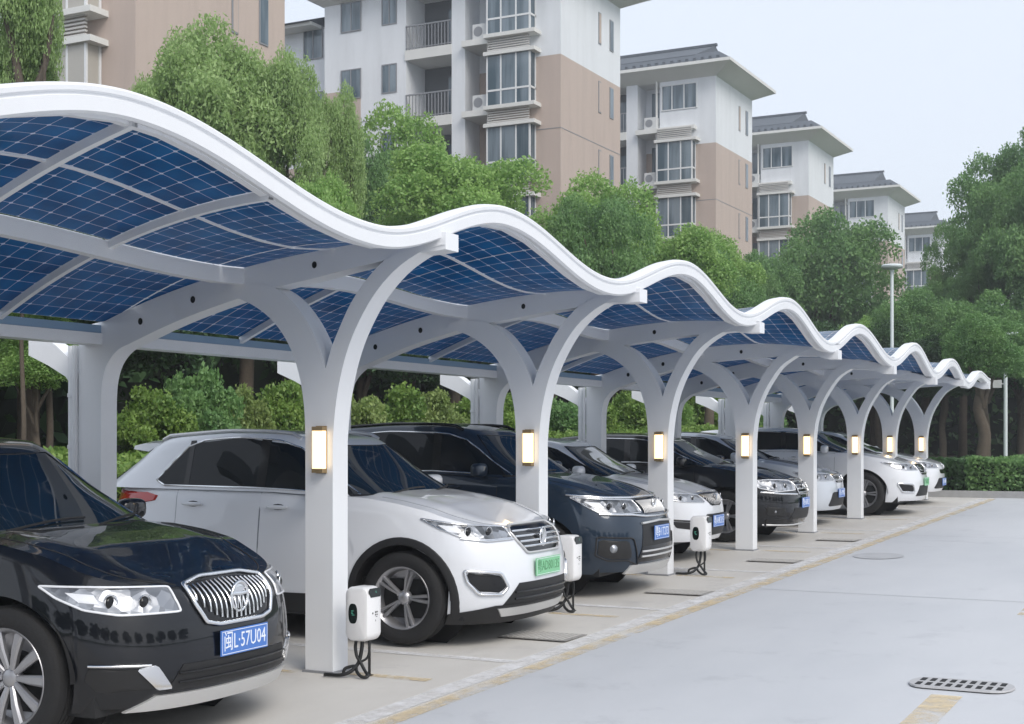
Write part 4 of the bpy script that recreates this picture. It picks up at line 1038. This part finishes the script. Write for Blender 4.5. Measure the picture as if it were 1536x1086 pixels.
# ------------------------------------------------------------------ apartment blocks
def building(name,loc,label,curt=False,plain=False):
    t=empty(name,loc,label=label,cat='apartment block',group='apartment blocks in a row behind the trees')
    FL=[.6+3.05*k for k in range(7)]; ZE=21.5; ZT=17.85
    w=MB(); br=MB()
    br.box(-3.26,0,0,6.4,0,ZT); w.box(-3.26,0,0,6.4,ZT+.001,ZE)
    br.box(-4.57,-3.261,1.3,6.4,0,ZT); w.box(-4.57,-3.261,1.3,6.4,ZT+.001,ZE)
    w.box(-5.24,-4.571,-.02,6.4,0,ZE)                      # pier
    w.box(-7.58,-5.241,1.7,6.4,0,ZE)                       # behind balconies
    w.box(-11.94,-7.581,.0,6.4,0,ZE)
    br.box(-11.96,-9.97,-.02,-.001,0,17.5)
    w.box(-24,-11.941,1.2,6.4,0,20.9); br.box(-24,-11.95,1.18,1.199,0,14.5)
    br.box(-24,-5,6.401,12,0,ZT); w.box(-24,-5,6.401,12,ZT+.001,ZE)
    w.obj('wall',M['bw'],t); br.obj('brown_wall',M['bb'],t)
    ln=MB()
    for z in (15.8,): 
        ln.box(-11.9,-7.6,-.012,-.001,16.0,16.03)
    ln.obj('wall_groove',M['rail'],t); ln=MB(); ln.box(.001,.010,-.01,6.4,14.75,14.78); ln.box(-1.1,.0,-.010,-.001,14.75,14.78); ln.obj('wall_groove',M['rail'],t,merge=True)
    di=MB()
    for z in FL[1:]:
        sl=MB()
        last=z>18
        # balcony
        sl.box(-7.62,-5.245,-.06,1.7,z-.42,z+.02); sl.obj('balcony_slab',M['trim'],t); sl=MB()
        di_=MB(); di_.box(-7.57,-5.25,1.62,1.69,z+.02,z+2.6); d=di_.obj('balcony_shade_sheet',M['recess_shade'],t)  # dark sheet over the white back wall paints the balcony's shade
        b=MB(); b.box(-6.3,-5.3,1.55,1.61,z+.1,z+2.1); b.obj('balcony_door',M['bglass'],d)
        b=MB()
        for k in range(15): x=-7.56+k*2.30/14; b.box(x-.018,x+.018,-.03,.0,z+.02,z+1.05)
        b.box(-7.58,-5.245,-.045,.015,z+1.05,z+1.11); b.box(-7.58,-5.245,-.04,.01,z+.08,z+.12); b.obj('balcony_railing',M['rail'],t)
        # recess slab and ac units
        sl.box(-4.57,-3.265,-.35,1.3,z-.28,z-.02); sl.obj('unit_ledge',M['trim'],t); sl=MB()
        b=MB(); b.box(-4.2,-3.5,1.22,1.295,z+.5,z+2.3); b.obj('window',M['bglass'],t)
        b=MB(); b.box(-4.05,-3.35,-.30,.12,z-.01,z+.62); a=b.obj('air_conditioner',M['ac'],t); b=MB(); b.lathe([(0,-.305),(.2,-.305),(.22,-.301)],(-3.78,0,z+.3),'y',16); b.obj('fan_grille',M['rail'],a)
        b=MB(); b.tube([(-3.42,-.05,z-.3),(-3.42,-.05,z+2.77)],.06,8); b.obj('drain_pipe',M['trim'],t)
        # bay window
        gx0,gx1,gy=-3.24,-1.15,-.55
        zz0,zz1=z+.02,z+2.15
        if plain and last:
            b=MB()
            for x in (-3.15,-2.55,-1.85,-1.12): b.box(x,x+.06,-.06,-.001,z+.95,z+2.35)
            b.box(-3.09,-1.12,-.05,-.002,z+.95,z+1.0); b.box(-3.09,-1.12,-.05,-.002,z+2.30,z+2.35); bw=b.obj('window',M['bframe'],t)
            b=MB(); b.box(-3.08,-1.10,-.03,-.003,z+1.0,z+2.3); b.obj('pane',M['bglass'],bw)
            b=MB(); b.box(-3.2,-1.1,-.45,-.001,z-.25,z-.05); b.obj('canopy_ledge',M['trim'],t)
        else:
            sl.box(gx0-.1,gx1+.24,gy-.12,-.001,z-.14,z+.02); sl.obj('bay_sill',M['trim'],t); sl=MB(); sl.box(gx0-.1,gx1+.24,gy-.12,-.001,zz1+.001,zz1+.16)
            b=MB()
            for x in (gx0,gx0+.66,gx0+1.38,gx1-.07): b.box(x,x+.07,gy-.012,gy+.05,zz0,zz1)
            b.box(gx0,gx1,gy-.018,gy+.045,z+.62,z+.70)
            b.box(gx1-.07,gx1+.012,-.09,-.02,zz0,zz1); b.box(gx1-.05,gx1+.012,gy,-.02,z+.62,z+.70); bw=b.obj('bay_window',M['bframe'],t)
            b=MB(); b.box(gx0+.02,gx1-.02,gy,-.005,zz0,zz1); b.obj('pane',M['curtain'] if curt else M['bglass'],bw)
            if z<18:
                b=MB()
                for k in range(6): b.box(gx0+.02,gx1-.10,gy+.05,gy+.14,z+2.37+.10*k,z+2.42+.10*k)
                b.obj('louvre_grille',M['louver'],t)
        sl.obj('bay_lintel',M['trim'],t)
        # plain wall windows
        for x0,x1,y0,za,zb_ in ((-8.80,-8.10,-.001,z+1.35,z+2.55),(-10.98,-9.98,-.022,z+1.30,z+2.55),(-13.9,-12.9,1.17,z+.7,z+2.1)):
            b=MB(); b.box(x0-.05,x1+.05,y0-.03,y0,za-.05,za); b.box(x0-.05,x1+.05,y0-.03,y0,zb_,zb_+.05); b.box(x0-.05,x0,y0-.03,y0,za,zb_); b.box(x1,x1+.05,y0-.03,y0,za,zb_); xm=(x0+x1)/2; b.box(xm-.025,xm+.025,y0-.03,y0,za,zb_)
            f=b.obj('window',M['rail'],t); b=MB(); b.box(x0,x1,y0-.012,y0-.001,za,zb_); b.obj('pane',M['bglass'],f)
        for y0,wd_ in ((3.9,.28),(5.15,.42)):
            b=MB(); b.box(.001,.03,y0,y0+wd_,z+.35,z+1.75); f=b.obj('slit_window',M['rail'],t); b=MB(); b.box(.031,.036,y0+.05,y0+wd_-.02,z+.4,z+1.7); b.obj('pane',M['bglass'] if wd_>.3 else M['bb'],f)
    # roof: overhanging eave, tiled skirt and raised hip
    e=MB()
    def frus(mb,x0,x1,y0,y1,z0,ins,z1,mi=0):
        vs=[(x0,y0,z0),(x1,y0,z0),(x1,y1,z0),(x0,y1,z0),(x0+ins,y0+ins,z1),(x1-ins,y0+ins,z1),(x1-ins,y1-ins,z1),(x0+ins,y1-ins,z1)]
        mb.add(vs,[(0,1,2,3),(4,7,6,5),(0,4,5,1),(1,5,6,2),(2,6,7,3),(3,7,4,0)],mi)
    vs=[(-11.9,.05,21.45),(-.05,.05,21.45),(-.05,6.35,21.45),(-11.9,6.35,21.45),(-12.9,-1.0,21.95),(1.1,-1.0,21.95),(1.1,7.3,21.95),(-12.9,7.3,21.95)]
    e.add(vs,[(0,3,2,1),(4,5,6,7),(0,1,5,4),(1,2,6,5),(2,3,7,6),(3,0,4,7)]); e.box(-12.95,1.15,-1.05,7.35,21.951,22.12)
    rf=e.obj('roof',M['trim'],t)
    b=MB(); frus(b,-12.9,1.1,-1.0,7.3,22.125,.9,22.75);
    # raised gable
    b.prism([(-.2,22.7),(3.1,24.0),(6.4,22.7)],-7.5,-1.1,axis='x'); b.box(-7.6,-1.0,3.0,3.2,23.98,24.12)
    for k in range(30): x=-12.4+k*.44; b.box(x,x+.16,-1.0,-.9,22.13,22.30)
    b.obj('roof_tiles',M['roof'],rf)
    b=MB(); b.box(-24,-12.9,.3,6.9,20.901,21.05); b.obj('wing_eave',M['trim'],rf)
    b=MB(); b.prism([(.1,21.051),(3.5,22.3),(6.9,21.051)],-24,-12.96,axis='x'); b.obj('wing_tiles',M['roof'],rf)
    return t
proto=building('apartment_block',(-25.3,53.57,0),'tall white and brown block with open balconies and louvred bay windows, upper centre')
proto=building('apartment_block',(-25.3,73.3,0),'second apartment block in the row, right of the large central one, grey tiled roof',False,True)
for Y,l in ((91.86,'third apartment block in the receding row, above the round dark green tree'),(115.5,'fourth apartment block in the row, mostly hidden by the round tree crown'),(138.8,'farthest and smallest pale apartment block, between the round tree and the big right-hand tree')):
    o=copy_tree(proto); o.location=(-25.3,Y,0); o['label']=l
building('apartment_block',(-25.3,27.93,0),'close brown apartment block with cream curtained bay window at the upper left',True)
# ------------------------------------------------------------------ foliage
def leaf_mesh(name,centers,normals,size,mat_,aspect=1.6,droop=0.0,var=.34):
    n=len(centers); rng=np.random
    c=np.asarray(centers); nn=np.asarray(normals)
    d=rng.normal(size=(n,3)); d[:,2]-=droop; d+=nn*.5; d/=np.linalg.norm(d,axis=1)[:,None]
    r=rng.normal(size=(n,3)); u=np.cross(d,r); u/=np.linalg.norm(u,axis=1)[:,None]
    s=size*(.6+.8*rng.rand(n))[:,None]
    a=c-u*s*.5; b=c+d*s*aspect*.5; e=c+u*s*.5; f=c-d*s*aspect*.5
    v=np.stack([f,a,b,e],axis=1).reshape(-1,3)
    me=bpy.data.meshes.new(name); me.vertices.add(4*n); me.vertices.foreach_set('co',v.ravel().astype(np.float32))
    me.loops.add(4*n); me.loops.foreach_set('vertex_index',np.arange(4*n,dtype=np.int32))
    me.polygons.add(n); me.polygons.foreach_set('loop_start',np.arange(0,4*n,4,dtype=np.int32)); me.update(calc_edges=True)
    at=me.attributes.new('leafvar','FLOAT','FACE'); at.data.foreach_set('value',(rng.rand(n)**2*var*1.6).astype(np.float32))
    me.materials.append(mat_); me.validate(); return me
def crown_pts(seed,lobes,n,squash=1.0,low=-.6,lr=(.26,.42),shell=.55):
    rng=np.random.RandomState(seed); C=[]
    while len(C)<lobes:
        p=rng.normal(size=3); p/=np.linalg.norm(p); p*=rng.uniform(.35,.80)
        if p[2]<low: continue
        C.append((p[0],p[1],p[2]*squash,rng.uniform(*lr)))
    C=np.array(C); w=C[:,3]**2; w/=w.sum()
    k=rng.choice(len(C),n,p=w); d=rng.normal(size=(n,3)); d/=np.linalg.norm(d,axis=1)[:,None]
    d[:,2]=np.where(d[:,2]<-.35,-d[:,2],d[:,2])
    rad=(shell+(1.05-shell)*rng.rand(n)**.5)
    # wobble gives ragged tufts
    wob=1+.16*np.sin(d[:,0]*7+k)*np.cos(d[:,1]*6+k*2)+.10*rng.normal(size=n)*.6
    p=C[k,:3]+d*(C[k,3]*rad*wob)[:,None]
    return p,d
CR={}
def crown(kind,var):
    key=(kind,var)
    if key in CR: return CR[key]
    prm={'soft':(38,70000,.9,.0175,'leaf_soft',2.2,.4),'bright':(28,48000,.85,.023,'leaf_bright',1.7,.1),'mid':(34,52000,.9,.022,'leaf_mid',1.7,.1),'dark':(34,40000,.9,.026,'leaf_dark',1.6,.1),'big':(64,80000,1,.018,'leaf_mid',1.7,.2)}[kind]
    lr=(.22,.36) if kind!='big' else (.16,.26)
    p,d=crown_pts(var*17+len(kind),prm[0],prm[1],prm[2],lr=lr)
    me=leaf_mesh('crown_'+kind,p,d,prm[3],M[prm[4]],prm[5],prm[6]); CR[key]=me; return me
TR={}
def trunk_mesh(seed,h0,h1,r,cr=9):
    rng=random.Random(seed); b=MB()
    pts=[(rng.uniform(-.03,.03)*k,rng.uniform(-.03,.03)*k,h0*k/4) for k in range(5)]; pts[0]=(0,0,-.1)
    b.tube(catmull(pts,3),[r*(1.25-.45*k/12) for k in range(13)],9)
    for i in range(7):
        a=rng.uniform(0,6.28); L_=(h1-h0)*rng.uniform(.6,1.0); sp=min(cr*.55,(h1-h0)*rng.uniform(.15,.45)); z0=h0*rng.uniform(.75,1.0)
        x0,y0=pts[4][0]*z0/h0,pts[4][1]*z0/h0
        q=[(x0,y0,z0),(x0+sp*.35*math.cos(a),y0+sp*.35*math.sin(a),z0+L_*.35),(x0+sp*.8*math.cos(a+.2),y0+sp*.8*math.sin(a+.2),z0+L_*.7),(x0+sp*math.cos(a),y0+sp*math.sin(a),z0+L_)]
        q=catmull(q,3); b.tube(q,[r*.55*(1-.8*k/(len(q)-1)) for k in range(len(q))],6)
    return b.mesh('trunk',[M['bark']],60)
def tree(kind,var,x,y,r,top,bot,label,rz=0,name='leafy_tree',rv=None,group='trees behind the carport',tr=.14):
    t=empty(name,(x,y,gz(y)),rz,label=label,cat='tree',group=group)
    h=top-bot; me=crown(kind,var)
    c=link_mesh('crown',me,t,(0,0,bot+h*.46)); c.scale=(r*.95,(rv or r)*.95,h*.52)
    key=(var,round(bot),round(top),tr,round(r))
    if key not in TR: TR[key]=trunk_mesh(var,max(.6,bot+.15*h),bot+.72*h,tr,r)
    link_mesh('trunk',TR[key],t); return t
T_=[('soft',1,-16.9,16.2,.85,11.2,6.2,'pale green tree crown at the upper left edge, in front of the cream bay window',1.0),
('soft',5,-17.6,16.9,.8,8.6,5.6,'small pale green crown low at the left edge above the carport',0.2),
('soft',2,-19.9,24.2,2.2,10.9,4.6,'tallest feathery light green tree, left of the pale wing of the central block',.4),
('soft',3,-20.2,23.0,1.3,9.6,4.8,'feathery light green crown at the left flank of the tallest feathery tree',2.1),
('soft',4,-18.3,25.0,1.15,10.0,4.4,'feathery light green crown on the right flank of the tallest feathery tree',.9),
('soft',1,-18.3,26.6,.85,9.6,4.6,'slim light green crown beside the brown band of the central block',3.3),
('bright',2,-15.2,21.6,1.2,6.9,3.0,'bright yellow green tree just above the carport rail at left of centre',1.0),
('bright',5,-16.0,20.6,.9,6.6,3.4,'small yellow green tree behind the falling carport rail',2.0),
('bright',3,-22.6,37.0,2.7,11.7,5.5,'domed green tree in front of the open balconies',.5),
('mid',2,-22.8,34.6,1.45,10.6,5.0,'green tree at the left foot of the domed balcony tree',1.5),
('dark',1,-21.0,33.5,1.8,8.0,2.5,'dark green tree in shade under the domed balcony tree',1.5),
('bright',4,-17.3,30.6,2.6,9.1,4.6,'flat topped airy yellow green tree below the balconies, centre',.0),
('bright',5,-17.6,40.0,2.6,9.4,4.2,'airy green tree in front of the tall brown gable wall',.7),
('mid',3,-15.6,35.4,1.7,8.2,3.4,'green tree crown above the second crest of the carport',.2),
('bright',2,-15.6,43.6,2.4,8.3,4.4,'light green tree below the second block, left half',.9),
('bright',4,-14.4,38.0,2.1,7.7,3.4,'wide light green crown above the third crest of the carport',1.9),
('mid',1,-14.2,41.2,1.6,7.0,3.2,'green crown resting over the third crest, right side',2.5),
('mid',2,-16.0,61.5,3.9,11.6,3.2,'large round dark green tree in front of the third and fourth blocks',.6),
('mid',3,-16.9,54.4,2.1,8.6,3.2,'smaller dark green tree at the left foot of the large round tree',1.2),
('big',1,-7.9,58.0,3.1,13.4,4.6,'largest tree at the right edge with sky showing through',.5),
('big',2,-5.9,55.0,3.1,12.0,3.2,'tall tree cut by the right edge of the picture',1.6),
('big',3,-9.4,55.8,1.75,9.6,3.6,'lower left shoulder tree of the big right-hand tree',2.6),
('mid',4,-9.6,49.4,1.9,6.4,2.4,'mid green tree behind the carport end, under the big tree',.3),
('mid',5,-7.0,45.6,2.0,5.8,2.0,'mid green tree beside the leaf-hidden pole at right',.8),
('bright',1,-11.9,52.0,1.8,6.0,2.2,'soft green tree to the right of the white street lamp',1.8),
('mid',2,-4.9,43.5,1.5,5.6,1.9,'mid green tree at the right edge above the clipped hedge',2.8)]
for k,v,x,y,r,tp,bt,lb,rz in T_: tree(k,v,x,y,r,tp,bt,lb,rz)
tree('mid',3,-5.5,35.4,1.35,4.3,2.1,'leafy young tree in front of the pale pole at right',1.1)
tree('bright',3,-13.0,12.7,.85,3.3,1.95,'low leafy crown under the gutter at the left edge, behind the black car',.6,tr=.05)
# shaded belt of evergreens standing under and between the taller trees
rng=random.Random(3)
belt=[]
for i in range(15):
    Y=11+i*3.4; belt.append((-15.6-rng.uniform(0,1.4),Y+rng.uniform(-.6,.6)))
for i in range(6): belt.append((-13.2+i*2.3,47.5+rng.uniform(-1,1)))
for i in range(5): belt.append((-12.0+i*2.6,52.5+rng.uniform(-1,1)))
for i in range(3): belt.append((-1.0+i*3.0,50+rng.uniform(-1,1)))
WHERE='under-storey evergreen in the shaded belt of woodland behind the carport'
for i,(x,y) in enumerate(belt):
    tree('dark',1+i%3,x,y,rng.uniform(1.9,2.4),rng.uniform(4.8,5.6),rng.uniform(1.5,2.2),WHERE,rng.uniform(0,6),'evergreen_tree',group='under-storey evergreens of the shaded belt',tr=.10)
def understory(name,x0,x1,y0,y1,z0,z1,n,size,m,label,cat,kind=None,group=None,var=.4):
    rs=np.random
    mx,my=(x0+x1)/2,(y0+y1)/2; hx,hy=(x1-x0)/2,(y1-y0)/2
    # points on the box surface and just beneath it
    A=[2*hx*2*hy,2*hx*(z1-z0),2*hx*(z1-z0),2*hy*(z1-z0),2*hy*(z1-z0)]; A=np.array(A)/sum(A)
    f=rs.choice(5,n,p=A); a=rs.uniform(-1,1,n); b=rs.uniform(-1,1,n); P=np.zeros((n,3)); D=np.zeros((n,3))
    P[:,0]=np.where(f<3,a*hx,np.where(f==3,hx,-hx)); P[:,1]=np.where(f==0,b*hy,np.where(f==1,hy,np.where(f==2,-hy,a*hy)))
    P[:,2]=np.where(f==0,z1-z0,(b*.5+.5)*(z1-z0))
    D[:,0]=np.where(f==3,1,np.where(f==4,-1,0)); D[:,1]=np.where(f==1,1,np.where(f==2,-1,0)); D[:,2]=(f==0)
    dep=rs.exponential(.05,n)*size/.05; P-=D*dep[:,None]; P+=rs.normal(size=(n,3))*size*.35
    P[:,2]+=.06*np.sin(P[:,0]*3.1)*np.sin(P[:,1]*2.3)*(P[:,2]>.3)*(z1-z0)
    P[:,0]+=.07*np.sin(P[:,1]*4.0+P[:,2]*3)*(f>=3); 
    gy=gz(my); sl=.021
    P[:,2]+=P[:,1]*sl
    me=leaf_mesh(name,P,D+np.array([0,0,.3]),size,M[m],1.5,0,var)
    t=empty(name,(mx,my,gy),label=label,cat=cat,group=group)
    if kind: t['kind']=kind
    link_mesh('leaves',me,t,(0,0,z0))
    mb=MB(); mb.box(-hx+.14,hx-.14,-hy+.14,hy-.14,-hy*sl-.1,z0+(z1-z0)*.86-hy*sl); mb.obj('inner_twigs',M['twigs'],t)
    return t
def wood(x0,x1,y0,y1,z1,n):
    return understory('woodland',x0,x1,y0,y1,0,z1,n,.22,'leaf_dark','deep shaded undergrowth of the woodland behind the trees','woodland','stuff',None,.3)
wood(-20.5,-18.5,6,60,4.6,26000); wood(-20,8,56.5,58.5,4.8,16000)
# unseen trees, added out of view so the cars reflect something dark
for i,(x,y) in enumerate([(-16,-17),(-10,-18),(-4,-19),(2,-19.5),(8,-19),(14,-17.5),(21,-13),(26,-7),(29,0),(30,7),(30,14),(30,21)]):
    tree('dark',1+i%3,x,y,3.4,6.2,.4,'added unseen tree outside the picture, there to darken car reflections',i*1.1,group='unseen trees added to darken reflections')
for i,Y in enumerate((8.5,15.0,21.5,28.0)):
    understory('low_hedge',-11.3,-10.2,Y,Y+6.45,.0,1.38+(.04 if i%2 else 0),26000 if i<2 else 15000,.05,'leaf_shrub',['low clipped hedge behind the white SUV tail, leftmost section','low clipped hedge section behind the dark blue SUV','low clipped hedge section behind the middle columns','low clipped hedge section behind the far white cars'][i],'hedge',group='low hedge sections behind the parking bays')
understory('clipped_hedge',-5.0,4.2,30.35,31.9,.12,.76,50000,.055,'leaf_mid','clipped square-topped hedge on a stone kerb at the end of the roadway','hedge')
understory('clipped_hedge',-9.6,-5.1,30.4,31.9,.12,.74,14000,.06,'leaf_dark','shaded end of the clipped hedge, seen between the last columns','hedge')  # same hedge in a darker leaf colour that paints its shade
mb=MB(); mb.box(-9.6,6,30.0,30.22,-.05,.13); k=mb.obj('kerb',M['kerb'],loc=(0,0,gz(30.1)),kind='structure')
mb=MB(); mb.box(-9.5,-9.3,-20,29.99,-.3,.12); k=mb.obj('rear_kerb',M['kerb'],kind='structure'); 
me=k.data
for v in me.vertices: v.co.z+=gz(v.co.y)
sheet('planting_bed',-60,-9.5,-20,70,.04,M['soil'])
# shrubs
def shrub(x,y,r,top,bot,mname,label,v=1,stems=True):
    t=empty('shrub',(x,y,gz(y)),v*1.3,label=label,cat='shrub',group='shrubs behind the low hedge')
    key=('shrub',mname,v%3)
    if key not in CR:
        p,d=crown_pts(40+v%3,26,16000,.95,lr=(.26,.40),low=-.8); CR[key]=leaf_mesh('shrub_crown',p,d,.052,M[mname],1.5,0)
    c=link_mesh('crown',CR[key],t,(0,0,(top+bot)/2)); c.scale=(r,r,(top-bot)/2)
    b=MB()
    for i in range(5):
        a=i*1.26+v; b.tube(catmull([(.05*math.cos(a),.05*math.sin(a),-.05),(.15*math.cos(a),.15*math.sin(a),bot*.5),(r*.4*math.cos(a),r*.4*math.sin(a),bot+.3)],3),[.03,.028,.026,.024,.02,.018,.015],6)
    b.obj('stems',M['bark'],t,60); return t
SH=[(-12.4,13.9,.62,2.30,.75,'leaf_shrub','rounded dome shrub directly behind the white SUV spoiler'),
(-12.6,15.2,.62,2.60,.6,'leaf_mid','tall loose shrub right of the rounded dome shrub'),
(-12.9,16.6,.5,2.30,.6,'leaf_ochre','narrow yellowish shrub over the white SUV roof'),
(-13.0,17.7,.68,2.62,.6,'leaf_shrub','broad shrub with ochre tips just left of the nearest column'),
(-12.6,18.9,.75,2.45,.4,'leaf_ochre','ochre tipped shrub right of the nearest column'),
(-12.6,20.1,.75,2.5,.4,'leaf_shrub','shrub second right of the nearest column'),
(-12.5,21.4,.75,2.5,.4,'leaf_ochre','ochre tipped shrub above the dark blue SUV roof'),
(-12.5,22.7,.75,2.45,.4,'leaf_shrub','shrub left of the third rear column'),
(-12.5,24.2,.8,2.4,.4,'leaf_shrub','shrub behind the third rear column'),
(-12.3,25.9,.8,2.35,.4,'leaf_mid','mid green shrub between second and third front columns'),
(-12.3,27.6,.85,2.6,.4,'leaf_shrub','shrub seen left of the third front column'),
(-12.3,29.6,.9,2.5,.4,'leaf_shrub','bright shrub seen right of the third front column'),
(-12.3,32.0,.9,2.7,.4,'leaf_bright','light green shrub behind the black saloon roof'),
(-12.3,34.5,1.0,2.7,.4,'leaf_shrub','distant shrub left of the fifth column'),
(-11.8,37.2,1.0,2.8,.4,'leaf_mid','distant mid green shrub between fifth and sixth columns')]
for i,s in enumerate(SH): shrub(s[0],s[1],s[2]*(.93+.1*(i%2)),s[3]-(.22 if i>2 else .08),s[4],s[5],s[6],v=i)
# slender trunks with limewashed feet in front of the dark belt
for i,(x,y,r,h,lb) in enumerate([(-12.6,12.0,.035,3.4,'thin bare brown trunk at the left edge behind the black car roof'),(-13.1,12.9,.05,3.3,'thin brown trunk just left of the white downpipe'),(-12.7,13.5,.085,4.6,'brown trunk with limewashed foot beside the first rear column'),(-10.9,31.0,.13,3.6,'trunk with limewashed foot under the far end of the carport')]):
    t=empty('young_tree',(x,y,gz(y)),label=lb,cat='tree',group='slender trunks behind the hedge')
    b=MB(); b.tube(catmull([(0,0,1.15),(.04,0,h*.5),(-.03,.03,h*.8),(.05,0,h)],5),[r*(1-.03*k) for k in range(16)],9); tk=b.obj('trunk',M['bark'],t,60)
    b=MB(); b.tube([(0,0,-.05),(0,0,1.16)],[r*1.25,r*1.03],9); b.obj('limewash_band',M['limewash'] if r>.06 else M['bark'],tk,60)
    c=link_mesh('crown',crown('dark',1+i%3),t,(0,0,h+.2)); c.scale=(.9+.3*(i%2),.9,.75)
# two lamp standards
t=empty('street_lamp',(-8.76,40.5,gz(40.5)),R(20),label='slim white street lamp with a flat disc head above the carport',cat='street lamp')
b=MB(); b.tube([(0,0,0),(0,0,5.75)],[.055,.045],14); b.obj('pole',M['polew'],t,60)
b=MB(); b.lathe([(0,.0),(.10,.01),(.26,.045),(.30,.08),(.30,.12),(.26,.15),(0,.165)],(0,0,5.78),'z',28); b.lathe([(.06,0),(.07,.05)],(0,0,5.73),'z',14); b.obj('lamp_head',M['polew'],t,50)
t=empty('signal_pole',(-5.3,37.7,gz(37.7)),0,label='pale pole with a short crossbar and camera box, half hidden by leaves at right',cat='pole')
b=MB(); b.tube([(0,0,0),(0,0,3.75)],[.05,.045],10); b.obj('pole',M['polew'],t,60)
b=MB(); b.box(-.32,.30,-.05,.05,3.70,3.76); b.obj('crossbar',M['polew'],t)
b=MB(); b.box(-.30,-.10,-.07,.07,2.35,2.55); b.tube([(-.1,0,2.45),(0,0,2.45)],.02,6); b.obj('camera_box',M['ac'],t)
mb=MB(); mb.box(-95,60,-30,200,-3,32); hz=mb.obj('haze',[],kind='stuff')
hm=bpy.data.materials.new('haze_air'); hm.use_nodes=True; hn=hm.node_tree; hn.nodes.clear(); ho=hn.nodes.new('ShaderNodeOutputMaterial'); hv=hn.nodes.new('ShaderNodeVolumePrincipled')
hv.inputs['Color'].default_value=(.90,.94,1,1); hv.inputs['Density'].default_value=.0014; hv.inputs['Anisotropy'].default_value=.2; hn.links.new(hv.outputs[0],ho.inputs['Volume']); hz.data.materials.append(hm)
# ------------------------------------------------------------------ camera, sky, sun
cam=bpy.data.cameras.new('camera'); co=bpy.data.objects.new('camera',cam); COL.objects.link(co)
cam.sensor_width=36; cam.lens=2120/1536*36; cam.shift_y=(662-543)/1536; cam.clip_end=2000; cam.clip_start=.05
co.location=(0,0,1.608); co.rotation_euler=(PI/2,0,math.atan(1092/2120)); scene.camera=co
w=bpy.data.worlds.new('World'); scene.world=w; w.use_nodes=True; nt=w.node_tree; bg=nt.nodes['Background']
sky=nt.nodes.new('ShaderNodeTexSky'); sky.sky_type='NISHITA'; sky.sun_disc=False; sky.sun_elevation=R(48); sky.sun_rotation=R(100); sky.altitude=0; sky.air_density=1.0; sky.dust_density=4; sky.ozone_density=1.5
mx=nt.nodes.new('ShaderNodeMix'); mx.data_type='RGBA'; mx.inputs[0].default_value=.80; mx.inputs[7].default_value=(7.0,7.5,8.3,1)
nt.links.new(sky.outputs[0],mx.inputs[6]); nt.links.new(mx.outputs[2],bg.inputs[0]); bg.inputs[1].default_value=.110
sd=bpy.data.lights.new('sun','SUN'); sd.energy=1.5; sd.angle=R(30); sd.color=(1,.95,.88); so=bpy.data.objects.new('sun',sd); COL.objects.link(so)
az=R(-32); el=R(42)   # direction towards the sun: mostly +X, a little behind the camera
dv=Vector((math.cos(el)*math.cos(az),math.cos(el)*math.sin(az),math.sin(el))); so.rotation_euler=dv.to_track_quat('Z','Y').to_euler(); so.location=(20,-5,20)
sky.sun_elevation=el; sky.sun_rotation=math.atan2(dv.x,dv.y)
scene.view_settings.view_transform='Standard'; scene.view_settings.look='None'; scene.view_settings.exposure=0.41; scene.view_settings.gamma=1
scene.render.engine='CYCLES'
